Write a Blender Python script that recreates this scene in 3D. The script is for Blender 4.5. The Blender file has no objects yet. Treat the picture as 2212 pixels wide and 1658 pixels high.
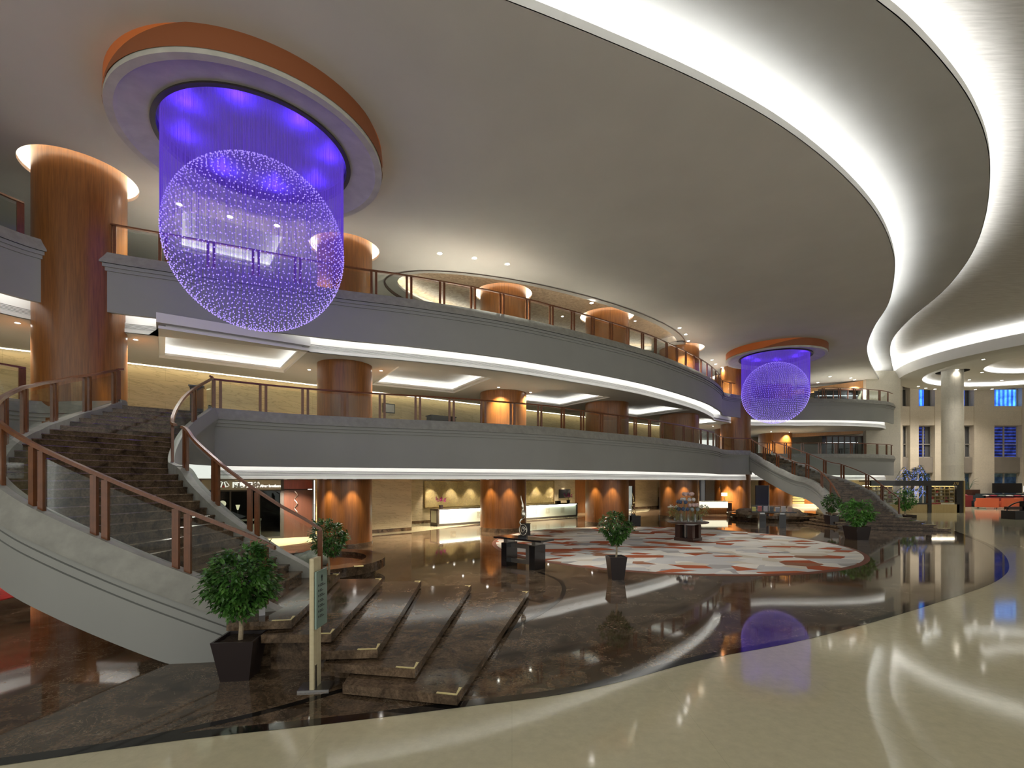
import bpy, bmesh, math, random
from mathutils import Vector, Matrix

SC = bpy.context.scene
COL = SC.collection

# ------------------------------------------------------------------ camera, world, exposure
F, CX, CY, EYE = 1040.0, 1106.0, 1038.0, 2.5      # focal length in pixels, vanishing point, eye height
cam_data = bpy.data.cameras.new('camera')
cam = bpy.data.objects.new('camera', cam_data)
COL.objects.link(cam)
cam.location = (0, 0, EYE)
cam.rotation_euler = (math.pi / 2, 0, 0)
cam_data.sensor_width = 36.0
cam_data.sensor_fit = 'HORIZONTAL'
cam_data.lens = F / 2212.0 * 36.0
cam_data.shift_y = (CY - 829.0) / 2212.0
cam_data.clip_end = 300
SC.camera = cam

world = bpy.data.worlds.new('hall_light')
SC.world = world
world.use_nodes = True
world.node_tree.nodes['Background'].inputs[0].default_value = (1.0, 0.985, 0.93, 1)
world.node_tree.nodes['Background'].inputs[1].default_value = 0.76

SC.view_settings.view_transform = 'Standard'
SC.view_settings.look = 'None'
SC.view_settings.gamma = 1.0
SC.view_settings.use_curve_mapping = False
SC.view_settings.exposure = 0.58
SC.cycles.max_bounces = 7
SC.cycles.diffuse_bounces = 3
SC.cycles.glossy_bounces = 3
SC.cycles.transparent_max_bounces = 16
SC.cycles.sample_clamp_indirect = 6.0
SC.cycles.caustics_reflective = False
SC.cycles.caustics_refractive = False

COVE = 19.0          # radiance of the cove light strips
SPOT = 200.0         # watts of a ceiling spot

# ------------------------------------------------------------------ measuring helpers
def W(px, py, z):
    """world point seen at a picture position, at distance z from the eye plane"""
    return Vector(((px - CX) / F * z, z, EYE - (py - CY) / F * z))

def G(px, py, h=0.0):
    """world point seen at a picture position, at height h above the floor"""
    z = F * (EYE - h) / (py - CY)
    return Vector(((px - CX) / F * z, z, h))

def cr(pts, step=0.25):
    """smooth curve through points (any dimension), resampled at about `step`"""
    P = [Vector(p) for p in pts]
    if len(P) == 2:
        n = max(1, int((P[1] - P[0]).length / step))
        return [P[0].lerp(P[1], i / n) for i in range(n + 1)]
    Q = [P[0] * 2 - P[1]] + P + [P[-1] * 2 - P[-2]]
    out = []
    for i in range(1, len(Q) - 2):
        p0, p1, p2, p3 = Q[i - 1], Q[i], Q[i + 1], Q[i + 2]
        t1 = max((p1 - p0).length, 1e-4) ** .5
        t2 = max((p2 - p1).length, 1e-4) ** .5
        t3 = max((p3 - p2).length, 1e-4) ** .5
        m1 = (p1 - p0) / t1 - (p2 - p0) / (t1 + t2) + (p2 - p1) / t2
        m2 = (p2 - p1) / t2 - (p3 - p1) / (t2 + t3) + (p3 - p2) / t3
        m1 *= t2
        m2 *= t2
        n = max(2, int((p2 - p1).length / step + .5))
        for j in range(n):
            t = j / n
            out.append(p1 * (2 * t**3 - 3 * t**2 + 1) + m1 * (t**3 - 2 * t**2 + t)
                       + p2 * (-2 * t**3 + 3 * t**2) + m2 * (t**3 - t**2))
    out.append(P[-1].copy())
    return out

def interp(keys, t):
    """piecewise smooth value: keys = [(k, v...)]"""
    keys = sorted(keys)
    if t <= keys[0][0]:
        return keys[0][1:]
    if t >= keys[-1][0]:
        return keys[-1][1:]
    for i in range(len(keys) - 1):
        if keys[i][0] <= t <= keys[i + 1][0]:
            break
    k1, k2 = keys[i], keys[i + 1]
    k0 = keys[i - 1] if i > 0 else None
    k3 = keys[i + 2] if i + 2 < len(keys) else None
    d = k2[0] - k1[0]
    u = (t - k1[0]) / d
    res = []
    for c in range(1, len(k1)):
        s = (k2[c] - k1[c]) / d
        m1 = s if k0 is None else (k2[c] - k0[c]) / (k2[0] - k0[0])
        m2 = s if k3 is None else (k3[c] - k1[c]) / (k3[0] - k1[0])
        res.append(k1[c] * (2*u**3 - 3*u**2 + 1) + m1*d*(u**3 - 2*u**2 + u)
                   + k2[c] * (-2*u**3 + 3*u**2) + m2*d*(u**3 - u**2))
    return tuple(res)

def normals2(path):
    """unit right-hand normals in plan along a path"""
    out = []
    n = len(path)
    for i in range(n):
        a, b = path[max(i - 1, 0)], path[min(i + 1, n - 1)]
        d = Vector((b[0] - a[0], b[1] - a[1]))
        if d.length < 1e-6:
            d = Vector((1, 0))
        d.normalize()
        out.append(Vector((d.y, -d.x)))
    return out

def offset(path, o):
    nn = normals2(path)
    return [Vector((p[0] + n.x * o, p[1] + n.y * o)) for p, n in zip(path, nn)]

def arclen(path):
    s = [0.0]
    for a, b in zip(path, path[1:]):
        s.append(s[-1] + (Vector(b) - Vector(a)).length)
    return s

def at_len(path, s, d):
    if d <= 0:
        return Vector(path[0])
    for i in range(len(path) - 1):
        if s[i + 1] >= d:
            t = (d - s[i]) / max(s[i + 1] - s[i], 1e-9)
            return Vector(path[i]).lerp(Vector(path[i + 1]), t)
    return Vector(path[-1])

# ------------------------------------------------------------------ mesh builder
class MB:
    def __init__(self):
        self.v, self.f = [], []

    def add(self, verts, faces):
        o = len(self.v)
        self.v += [tuple(v) for v in verts]
        self.f += [tuple(i + o for i in f) for f in faces]
        return self

    def box(self, c, s, rz=0.0, taper=1.0):
        x, y, z = s[0] / 2, s[1] / 2, s[2] / 2
        cs, sn = math.cos(rz), math.sin(rz)
        vs = []
        for dz in (-1, 1):
            k = taper if dz < 0 else 1.0
            for dx, dy in ((-1, -1), (1, -1), (1, 1), (-1, 1)):
                a, b = dx * x * k, dy * y * k
                vs.append((c[0] + a * cs - b * sn, c[1] + a * sn + b * cs, c[2] + dz * z))
        return self.add(vs, [(3, 2, 1, 0), (4, 5, 6, 7), (0, 1, 5, 4), (1, 2, 6, 5), (2, 3, 7, 6), (3, 0, 4, 7)])

    def prism(self, poly, z0, z1):
        n = len(poly)
        zz0 = z0 if isinstance(z0, (list, tuple)) else [z0] * n
        zz1 = z1 if isinstance(z1, (list, tuple)) else [z1] * n
        vs = [(p[0], p[1], z) for p, z in zip(poly, zz0)] + [(p[0], p[1], z) for p, z in zip(poly, zz1)]
        fs = [tuple(range(n - 1, -1, -1)), tuple(range(n, 2 * n))]
        fs += [(i, (i + 1) % n, n + (i + 1) % n, n + i) for i in range(n)]
        return self.add(vs, fs)

    def lathe(self, c, prof, n=32, a0=0.0, a1=2 * math.pi):
        full = abs(a1 - a0 - 2 * math.pi) < 1e-6
        m = n if full else n + 1
        vs, fs = [], []
        for r, z in prof:
            for i in range(m):
                a = a0 + (a1 - a0) * i / n
                vs.append((c[0] + r * math.cos(a), c[1] + r * math.sin(a), c[2] + z))
        for j in range(len(prof) - 1):
            for i in range(n):
                k = (i + 1) % m
                fs.append((j * m + i, j * m + k, (j + 1) * m + k, (j + 1) * m + i))
        return self.add(vs, fs)

    def cyl(self, c, r, h, n=24, r1=None):
        r1 = r if r1 is None else r1
        return self.lathe(c, [(0.0001, 0), (r, 0), (r1, h), (0.0001, h)], n)

    def tube(self, pts, r, n=6):
        P = [Vector(p) for p in pts]
        rs = r if isinstance(r, (list, tuple)) else [r] * len(P)
        vs, fs = [], []
        up = Vector((0, 0, 1))
        for i, p in enumerate(P):
            d = (P[min(i + 1, len(P) - 1)] - P[max(i - 1, 0)]).normalized()
            ref = up if abs(d.z) < .9 else Vector((1, 0, 0))
            a = d.cross(ref).normalized()
            b = a.cross(d)
            for k in range(n):
                t = 2 * math.pi * k / n
                vs.append(p + (a * math.cos(t) + b * math.sin(t)) * rs[i])
        for i in range(len(P) - 1):
            for k in range(n):
                fs.append((i*n + k, i*n + (k+1) % n, (i+1)*n + (k+1) % n, (i+1)*n + k))
        fs.append(tuple(range(n - 1, -1, -1)))
        fs.append(tuple(range((len(P)-1)*n, len(P)*n)))
        return self.add(vs, fs)

    def sweep(self, path, prof, closed=True, side=1, caps=True):
        """path: points (x, y, z); prof: (outward offset, dz) or a function of the index giving that list"""
        nn = normals2(path)
        m = len(prof(0)) if callable(prof) else len(prof)
        vs, fs = [], []
        for i, (p, n) in enumerate(zip(path, nn)):
            pr = prof(i) if callable(prof) else prof
            z = p[2] if len(p) > 2 else 0.0
            for o, dz in pr:
                vs.append((p[0] + n.x * o * side, p[1] + n.y * o * side, z + dz))
        mm = m if closed else m - 1
        for i in range(len(path) - 1):
            for k in range(mm):
                k2 = (k + 1) % m
                fs.append((i*m + k, i*m + k2, (i+1)*m + k2, (i+1)*m + k))
        if closed and caps:
            fs.append(tuple(range(m)))
            fs.append(tuple(range((len(path)-1)*m + m - 1, (len(path)-1)*m - 1, -1)))
        return self.add(vs, fs)

    def sphere(self, c, r, u=12, w=8, sz=1.0):
        prof = [(max(r * math.sin(math.pi * j / w), 1e-4), -r * sz * math.cos(math.pi * j / w)) for j in range(w + 1)]
        return self.lathe(c, prof, u)

    def build(self, name, mat, parent=None, smooth=35, local=False):
        me = bpy.data.meshes.new(name)
        off = Vector((0, 0, 0))
        if parent is not None and not local:
            off = world_loc(parent)
        me.from_pydata([tuple(Vector(v) - off) for v in self.v], [], self.f)
        me.validate()
        bm = bmesh.new()
        bm.from_mesh(me)
        bmesh.ops.recalc_face_normals(bm, faces=bm.faces)
        for f in bm.faces:
            f.smooth = bool(smooth)
        bm.to_mesh(me)
        bm.free()
        if smooth:
            me.set_sharp_from_angle(angle=math.radians(smooth))
        me.materials.append(mat)
        o = bpy.data.objects.new(name, me)
        COL.objects.link(o)
        if parent is not None:
            o.parent = parent
        return o

def world_loc(o):
    v = Vector((0, 0, 0))
    while o is not None:
        v += Vector(o.location)
        o = o.parent
    return v

def flat(name, outline, holes, z, mat, parent=None, thick=0.0):
    """a flat sheet with an outline and holes, as a mesh"""
    cu = bpy.data.curves.new('tmp', 'CURVE')
    cu.dimensions = '2D'
    cu.fill_mode = 'BOTH'
    cu.extrude = thick / 2
    for ring in [outline] + list(holes):
        sp = cu.splines.new('POLY')
        sp.points.add(len(ring) - 1)
        for q, p in zip(sp.points, ring):
            q.co = (p[0], p[1], 0, 1)
        sp.use_cyclic_u = True
    tmp = bpy.data.objects.new('tmp', cu)
    COL.objects.link(tmp)
    dg = bpy.context.evaluated_depsgraph_get()
    me = bpy.data.meshes.new_from_object(tmp.evaluated_get(dg))
    bpy.data.objects.remove(tmp)
    bpy.data.curves.remove(cu)
    me.name = name
    me.materials.clear()
    me.materials.append(mat)
    off = world_loc(parent) if parent is not None else Vector((0, 0, 0))
    for v in me.vertices:
        v.co = Vector((v.co.x, v.co.y, v.co.z + z)) - off
    o = bpy.data.objects.new(name, me)
    COL.objects.link(o)
    if parent is not None:
        o.parent = parent
    return o

def circle(c, r, n=64, r2=None, rot=0.0):
    r2 = r if r2 is None else r2
    cs, sn = math.cos(rot), math.sin(rot)
    out = []
    for i in range(n):
        a = 2 * math.pi * i / n
        x, y = r * math.cos(a), r2 * math.sin(a)
        out.append((c[0] + x * cs - y * sn, c[1] + x * sn + y * cs))
    return out

# ------------------------------------------------------------------ naming helpers
def tag(o, label=None, cat=None, group=None, kind=None):
    if label: o['label'] = label
    if cat: o['category'] = cat
    if group: o['group'] = group
    if kind: o['kind'] = kind
    return o

def thing(name, label, cat, loc=(0, 0, 0), group=None, kind=None, rz=0.0):
    o = bpy.data.objects.new(name, None)
    o.empty_display_size = .2
    COL.objects.link(o)
    o.location = loc
    o.rotation_euler = (0, 0, rz)
    return tag(o, label, cat, group, kind)

def struct(o):
    o['kind'] = 'structure'
    return o

def copy_tree(o, parent=None):
    c = o.copy()
    COL.objects.link(c)
    if parent is not None:
        c.parent = parent
    for ch in list(o.children):
        copy_tree(ch, c)
    return c

# ------------------------------------------------------------------ materials
def new_mat(name):
    m = bpy.data.materials.new(name)
    m.use_nodes = True
    nt = m.node_tree
    return m, nt, nt.nodes['Principled BSDF']

def M_plain(name, col, rough=.6, metal=0.0, spec=.5, coat=0.0):
    m, nt, b = new_mat(name)
    b.inputs['Base Color'].default_value = (*col, 1)
    b.inputs['Roughness'].default_value = rough
    b.inputs['Metallic'].default_value = metal
    b.inputs['Specular IOR Level'].default_value = spec
    b.inputs['Coat Weight'].default_value = coat
    return m

def M_emit(name, col, s):
    m = bpy.data.materials.new(name)
    m.use_nodes = True
    nt = m.node_tree
    nt.nodes.remove(nt.nodes['Principled BSDF'])
    e = nt.nodes.new('ShaderNodeEmission')
    e.inputs[0].default_value = (*col, 1)
    e.inputs[1].default_value = s
    nt.links.new(e.outputs[0], nt.nodes['Material Output'].inputs[0])
    return m

def ramp(nt, fac, stops, interp_='LINEAR'):
    r = nt.nodes.new('ShaderNodeValToRGB')
    r.color_ramp.interpolation = interp_
    els = r.color_ramp.elements
    while len(els) < len(stops):
        els.new(.5)
    for e, (p, c) in zip(els, stops):
        e.position = p
        e.color = (*c, 1)
    nt.links.new(fac, r.inputs[0])
    return r.outputs[0]

def coords(nt, scale=(1, 1, 1), rot=(0, 0, 0), loc=(0, 0, 0)):
    tc = nt.nodes.new('ShaderNodeTexCoord')
    mp = nt.nodes.new('ShaderNodeMapping')
    mp.inputs['Scale'].default_value = scale
    mp.inputs['Rotation'].default_value = rot
    mp.inputs['Location'].default_value = loc
    nt.links.new(tc.outputs['Object'], mp.inputs[0])
    return mp.outputs[0]

def noise(nt, vec, scale, detail=4, rough=.55, dist=0.0):
    n = nt.nodes.new('ShaderNodeTexNoise')
    n.inputs['Scale'].default_value = scale
    n.inputs['Detail'].default_value = detail
    n.inputs['Roughness'].default_value = rough
    n.inputs['Distortion'].default_value = dist
    nt.links.new(vec, n.inputs['Vector'])
    return n.outputs['Fac']

def mixc(nt, fac, a, b, mode='MIX'):
    x = nt.nodes.new('ShaderNodeMix')
    x.data_type = 'RGBA'
    x.blend_type = mode
    for sock, v in ((x.inputs[0], fac), (x.inputs[6], a), (x.inputs[7], b)):
        if isinstance(v, (int, float)):
            sock.default_value = v
        elif isinstance(v, tuple):
            sock.default_value = (*v, 1)
        else:
            nt.links.new(v, sock)
    return x.outputs[2]

def math_(nt, op, a, b=None):
    x = nt.nodes.new('ShaderNodeMath')
    x.operation = op
    for s, v in ((x.inputs[0], a), (x.inputs[1], b)):
        if v is None:
            continue
        if isinstance(v, (int, float)):
            s.default_value = v
        else:
            nt.links.new(v, s)
    return x.outputs[0]

def bump(nt, b, h, strength=.2, dist=.01):
    n = nt.nodes.new('ShaderNodeBump')
    n.inputs['Strength'].default_value = strength
    n.inputs['Distance'].default_value = dist
    nt.links.new(h, n.inputs['Height'])
    nt.links.new(n.outputs[0], b.inputs['Normal'])

def M_plaster(name, col, var=.06, rough=.75, sc=1.5, spec=.3):
    m, nt, b = new_mat(name)
    n = noise(nt, coords(nt), sc, 5)
    lo = tuple(c * (1 - var) for c in col)
    hi = tuple(min(1, c * (1 + var)) for c in col)
    nt.links.new(ramp(nt, n, [(.3, lo), (.7, hi)]), b.inputs['Base Color'])
    b.inputs['Roughness'].default_value = rough
    b.inputs['Specular IOR Level'].default_value = spec
    return m

def M_wood(name, dark, light, scale=(7, 7, .35), rough=.32, coat=.12):
    m, nt, b = new_mat(name)
    v = coords(nt, scale)
    n = noise(nt, v, 2.2, 6, .6, .4)
    n2 = noise(nt, coords(nt, (30, 30, 1.0)), 2.0, 3)
    c = ramp(nt, n, [(.25, dark), (.75, light)])
    c2 = mixc(nt, .35, c, ramp(nt, n2, [(.3, tuple(x * .7 for x in dark)), (.7, light)]))
    nt.links.new(c2, b.inputs['Base Color'])
    b.inputs['Roughness'].default_value = rough
    b.inputs['Coat Weight'].default_value = coat
    b.inputs['Coat Roughness'].default_value = .2
    return m

def M_marble_dark(name, base1, base2, vein, rough=.06, vscale=1.0, veins=.5, spec=.5):
    m, nt, b = new_mat(name)
    v = coords(nt)
    big = noise(nt, v, 1.6 * vscale, 8, .68, 1.2)
    c = ramp(nt, big, [(.32, base1), (.7, base2)])
    n1 = noise(nt, v, 2.6 * vscale, 7, .62, 2.2)
    ridge = math_(nt, 'ABSOLUTE', math_(nt, 'SUBTRACT', n1, .5))
    line = ramp(nt, ridge, [(.0, (1, 1, 1)), (.016, (0, 0, 0))])
    patch = ramp(nt, noise(nt, v, .8 * vscale, 3), [(.45, (0, 0, 0)), (.7, (1, 1, 1))])
    fac = math_(nt, 'MULTIPLY', math_(nt, 'MULTIPLY', line, patch), veins)
    c2 = mixc(nt, fac, c, vein)
    sp = ramp(nt, noise(nt, v, 22 * vscale, 3, .7), [(.38, (.35, .33, .3)), (.6, (1, 1, 1))])
    c3 = mixc(nt, .6, c2, sp, 'MULTIPLY')
    nt.links.new(c3, b.inputs['Base Color'])
    b.inputs['Roughness'].default_value = rough
    b.inputs['Specular IOR Level'].default_value = spec
    return m

def M_stone_tiles(name, col, bw=1.2, bh=.7, rough=.5, var=.12, axis='XZ', mortar=.004, spec=.4):
    m, nt, b = new_mat(name)
    tc = nt.nodes.new('ShaderNodeTexCoord')
    sep = nt.nodes.new('ShaderNodeSeparateXYZ')
    nt.links.new(tc.outputs['Object'], sep.inputs[0])
    cmb = nt.nodes.new('ShaderNodeCombineXYZ')
    if axis == 'XZ':
        nt.links.new(math_(nt, 'ADD', sep.outputs[0], sep.outputs[1]), cmb.inputs[0])
        nt.links.new(sep.outputs[2], cmb.inputs[1])
    else:
        nt.links.new(sep.outputs[0], cmb.inputs[0])
        nt.links.new(sep.outputs[1], cmb.inputs[1])
    br = nt.nodes.new('ShaderNodeTexBrick')
    br.inputs['Scale'].default_value = 1.0
    br.inputs['Mortar Size'].default_value = mortar
    br.inputs['Brick Width'].default_value = bw
    br.inputs['Row Height'].default_value = bh
    br.inputs['Color1'].default_value = (*[c * (1 - var) for c in col], 1)
    br.inputs['Color2'].default_value = (*[min(1, c * (1 + var)) for c in col], 1)
    br.inputs['Mortar'].default_value = (*[c * .72 for c in col], 1)
    if axis != 'XZ':
        br.offset = 0.0
    nt.links.new(cmb.outputs[0], br.inputs['Vector'])
    n = noise(nt, tc.outputs['Object'], 9, 5, .65)
    c = mixc(nt, .35, br.outputs['Color'], ramp(nt, n, [(.3, tuple(x * .75 for x in col)), (.7, tuple(min(1, x * 1.15) for x in col))]))
    nt.links.new(c, b.inputs['Base Color'])
    b.inputs['Roughness'].default_value = rough
    b.inputs['Specular IOR Level'].default_value = spec
    return m

def M_vein_wall(name, col, vein, rot=0.0):
    """beige marble slabs with long wavy horizontal veins"""
    m, nt, b = new_mat(name)
    tc = nt.nodes.new('ShaderNodeTexCoord')
    sep = nt.nodes.new('ShaderNodeSeparateXYZ')
    nt.links.new(tc.outputs['Object'], sep.inputs[0])
    u = math_(nt, 'ADD', math_(nt, 'MULTIPLY', sep.outputs[0], .78), math_(nt, 'MULTIPLY', sep.outputs[1], .62))
    cmb = nt.nodes.new('ShaderNodeCombineXYZ')
    nt.links.new(math_(nt, 'MULTIPLY', u, .22), cmb.inputs[0])
    nt.links.new(math_(nt, 'ADD', math_(nt, 'MULTIPLY', sep.outputs[2], 1.5), math_(nt, 'MULTIPLY', u, .18)), cmb.inputs[1])
    n1 = noise(nt, cmb.outputs[0], 3.2, 6, .55, 1.3)
    ridge = math_(nt, 'ABSOLUTE', math_(nt, 'SUBTRACT', n1, .52))
    line = ramp(nt, ridge, [(0, (1, 1, 1)), (.03, (0, 0, 0))])
    n2 = noise(nt, cmb.outputs[0], 1.3, 3)
    base = ramp(nt, n2, [(.3, tuple(c * .85 for c in col)), (.7, tuple(min(1, c * 1.1) for c in col))])
    c = mixc(nt, math_(nt, 'MULTIPLY', line, .55), base, vein)
    br = nt.nodes.new('ShaderNodeTexBrick')
    cm2 = nt.nodes.new('ShaderNodeCombineXYZ')
    nt.links.new(u, cm2.inputs[0])
    nt.links.new(sep.outputs[2], cm2.inputs[1])
    br.inputs['Scale'].default_value = 1
    br.inputs['Brick Width'].default_value = 2.2
    br.inputs['Row Height'].default_value = .8
    br.inputs['Mortar Size'].default_value = .004
    br.inputs['Color1'].default_value = (1, 1, 1, 1)
    br.inputs['Color2'].default_value = (.9, .9, .88, 1)
    br.inputs['Mortar'].default_value = (.6, .58, .5, 1)
    nt.links.new(cm2.outputs[0], br.inputs['Vector'])
    c = mixc(nt, .8, c, br.outputs['Color'], 'MULTIPLY')
    nt.links.new(c, b.inputs['Base Color'])
    b.inputs['Roughness'].default_value = .35
    return m

def M_glass(name, tint=(.93, .96, .94), refl=.07, rough=.02):
    m = bpy.data.materials.new(name)
    m.use_nodes = True
    nt = m.node_tree
    nt.nodes.remove(nt.nodes['Principled BSDF'])
    t = nt.nodes.new('ShaderNodeBsdfTransparent')
    t.inputs[0].default_value = (*tint, 1)
    g = nt.nodes.new('ShaderNodeBsdfGlossy')
    g.inputs['Roughness'].default_value = rough
    lw = nt.nodes.new('ShaderNodeLayerWeight')
    lw.inputs[0].default_value = .25
    f = math_(nt, 'MULTIPLY', lw.outputs['Fresnel'], .17)
    f = math_(nt, 'ADD', f, refl * .15)
    x = nt.nodes.new('ShaderNodeMixShader')
    nt.links.new(f, x.inputs[0])
    nt.links.new(t.outputs[0], x.inputs[1])
    nt.links.new(g.outputs[0], x.inputs[2])
    nt.links.new(x.outputs[0], nt.nodes['Material Output'].inputs[0])
    return m

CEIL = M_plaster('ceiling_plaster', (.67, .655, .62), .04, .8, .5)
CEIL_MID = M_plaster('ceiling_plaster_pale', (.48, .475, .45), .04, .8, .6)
def _ribbed():
    m, nt, b = new_mat('ceiling_brushed')
    n = noise(nt, coords(nt, (.5, 6, 1), (0, 0, .25)), 2.5, 5, .6)
    nt.links.new(ramp(nt, n, [(.3, (.40, .38, .345)), (.7, (.56, .54, .50))]), b.inputs['Base Color'])
    b.inputs['Roughness'].default_value = .75
    return m
CEIL_RIB = _ribbed()
FASCIA = M_plaster('fascia_plaster', (.33, .338, .318), .035, .6, .7)
CURB = M_plaster('curb_stone', (.30, .30, .27), .14, .55, 5)
WHITE = M_plaster('white_trough', (.80, .79, .76), .02, .7)
DARKSLOT = M_plain('dark_slot', (.06, .06, .06), .7)
WOOD = M_wood('cherry_wood', (.13, .043, .009), (.33, .125, .026))
WOOD_DK = M_wood('dark_wood', (.035, .014, .010), (.07, .028, .018), rough=.3)
WOOD_RAIL = M_wood('rail_wood', (.11, .036, .012), (.22, .075, .024), (4, 4, 4), .3, .15)
BRONZE = M_plain('bronze_post', (.12, .055, .028), .3, .35)
EMP = M_marble_dark('dark_marble_floor', (.026, .017, .010), (.22, .15, .094), (.55, .46, .34), .045, 1.3, .85, .7)
EMP_STEP = M_marble_dark('brown_marble_steps', (.022, .013, .008), (.27, .185, .115), (.34, .26, .17), .09, 1.3, .35, .3)
EMP_BLACK = M_plain('black_marble', (.012, .011, .010), .06)
def _cream():
    m = M_stone_tiles('cream_marble', (.60, .555, .375), 1.9, 1.9, .07, .03, 'XY', .002, .6)
    return m
CREAM = _cream()
STONE = M_stone_tiles('travertine', (.50, .44, .345), 1.1, .75, .5, .06)
STONE_GREY = M_plaster('grey_spandrel', (.20, .175, .145), .06, .6)
PIER = M_stone_tiles('pale_stone', (.60, .56, .46), 1.4, .8, .45, .05)
VEIN = M_vein_wall('veined_beige_marble', (.62, .50, .28), (.30, .23, .12))
VEIN_PALE = M_vein_wall('veined_pale_marble', (.58, .51, .36), (.32, .26, .17))
GLASS = M_glass('railing_glass')
GLASS_DK = M_glass('shop_glass', (.55, .58, .57), .2)
CLEAR = M_glass('clear_glass', (.97, .98, .98), .12)
COVE_W = M_emit('cove_light', (.97, .99, 1.0), COVE)
TROUGH_W = M_emit('trough_light', (.99, .985, .96), COVE * .55)
COVE_WARM = M_emit('cove_light_warm', (1.0, .88, .68), COVE)
LAMP = M_emit('lamp_lens', (1, .95, .88), 22)
BLACK = M_plain('black_lacquer', (.012, .011, .012), .25, 0, .5, .3)
BLACK_MAT = M_plain('black_matte', (.02, .018, .018), .5)
POT = M_plain('pot_brown', (.022, .014, .014), .32, 0, .5, .3)
SOIL = M_plaster('potting_soil', (.045, .03, .02), .5, .95, 40)
BARK = M_plaster('pale_bark', (.42, .34, .23), .2, .8, 20)
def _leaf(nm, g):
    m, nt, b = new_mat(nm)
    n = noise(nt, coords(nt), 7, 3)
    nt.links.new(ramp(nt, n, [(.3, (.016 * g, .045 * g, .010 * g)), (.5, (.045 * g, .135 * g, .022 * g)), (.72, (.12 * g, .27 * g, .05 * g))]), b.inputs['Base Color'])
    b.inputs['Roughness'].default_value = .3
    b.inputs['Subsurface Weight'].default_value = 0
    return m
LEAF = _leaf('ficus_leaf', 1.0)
LEAF_LIT = _leaf('ficus_leaf_lit_tone', 2.2)  # brighter leaf colour, a spotlight painted into the foliage of two far trees
GOLD = M_plain('gold_strip', (.80, .68, .32), .35, .35)
BRASS = M_plain('brass', (.62, .47, .22), .25, 1.0)
SILVER = M_plain('silver_gilt', (.72, .68, .58), .22, 1.0)
STEEL = M_plain('brushed_steel', (.45, .45, .44), .35, 1.0)
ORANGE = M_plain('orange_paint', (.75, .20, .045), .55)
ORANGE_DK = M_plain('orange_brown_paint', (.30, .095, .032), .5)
DISC = M_plaster('silver_leaf_disc', (.55, .54, .48), .1, .42, 2.5)

# ================================================================== measured plan of the hall
T_UP, T_MZ = 9.0, 4.64            # tops of the two balcony curbs
Z_UPF, Z_MZF = 8.75, 4.45         # floor levels
Z_C0, Z_C1, Z_C2 = 11.35, 12.10, 12.80     # three ceiling levels
Z_MC, Z_GC = T_UP - 2.10, T_MZ - 2.07      # mezzanine ceiling, ground floor ceiling

LEFT = [(-13.7, 5.0), (-13.6, 8.0), (-13.4, 10.2), (-13.1, 11.9), (-12.7, 12.95)]
RIGHT = [(19.3, 37.8), (22, 38.0), (24.5, 38.0), (26.7, 38.2), (28.9, 38.7), (30.8, 39.5), (32.2, 40.6)]
P_UP = cr(LEFT + [(-11.5, 13.7), (-10, 14.4), (-8, 15.35), (-5.8, 16.4), (-3.66, 17.2), (-.33, 18.8), (2.8, 20.9),
                  (5.8, 23.2), (7.66, 24.9), (11.9, 29.6), (14.5, 33.4), (15.6, 35.4), (17.2, 36.5)] + RIGHT, .3)
P_M0 = cr(LEFT + [(-11.6, 12.9), (-10.45, 12.85)], .3)
P_M1 = cr([(-8.76, 14.1), (-7.1, 15.3), (-5.6, 16.05), (-1.46, 17.65), (1.67, 19.3), (2.7, 20.2), (6.5, 23.3),
           (10.2, 27.0), (12.6, 29.9), (14.3, 32.7), (15.4, 33.6), (17.0, 34.1)], .3)
P_M2 = cr([(18.9, 37.2)] + RIGHT, .3)

C1 = cr([(-25, 3.2), (-14, 5.0), (-8, 6.3), (-3, 7.8), (-.13, 8.85), (1.86, 9.65), (4.25, 10.7), (6.7, 12.0), (9.6, 13.95), (12.36, 16.2),
         (15.0, 18.9), (16.6, 20.9), (18.9, 24.2), (20.9, 27.8), (23.6, 32.0), (26.9, 36.2), (32.8, 42.9)], .35)
C2 = cr([(-25, -1), (-10, 2.6), (-2, 5.4), (4, 8.0), (7.27, 9.6), (8.25, 10.09), (9.87, 11.03), (11.5, 12.1), (13.3, 13.5), (14.9, 15.0),
         (17.3, 17.6), (19.55, 20.5), (21.7, 24.1), (23.7, 28.7), (25.6, 32.3), (27.8, 35.4), (30.9, 39.2), (34.5, 43.4)], .35)

# columns: x, y, radius, what the label says
COLS = [(-12.52, 14.0, 1.05, 'F'), (-6.38, 18.4, 1.0, 'A'), (-.44, 24.3, 1.16, 'B'), (5.44, 27.6, 1.22, 'C'),
        (11.28, 32.5, 1.27, 'D'), (18.6, 41.0, 1.25, 'E1'), (17.5, 37.7, 1.08, 'E'), (24.7, 45.2, 1.4, 'G')]

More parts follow.
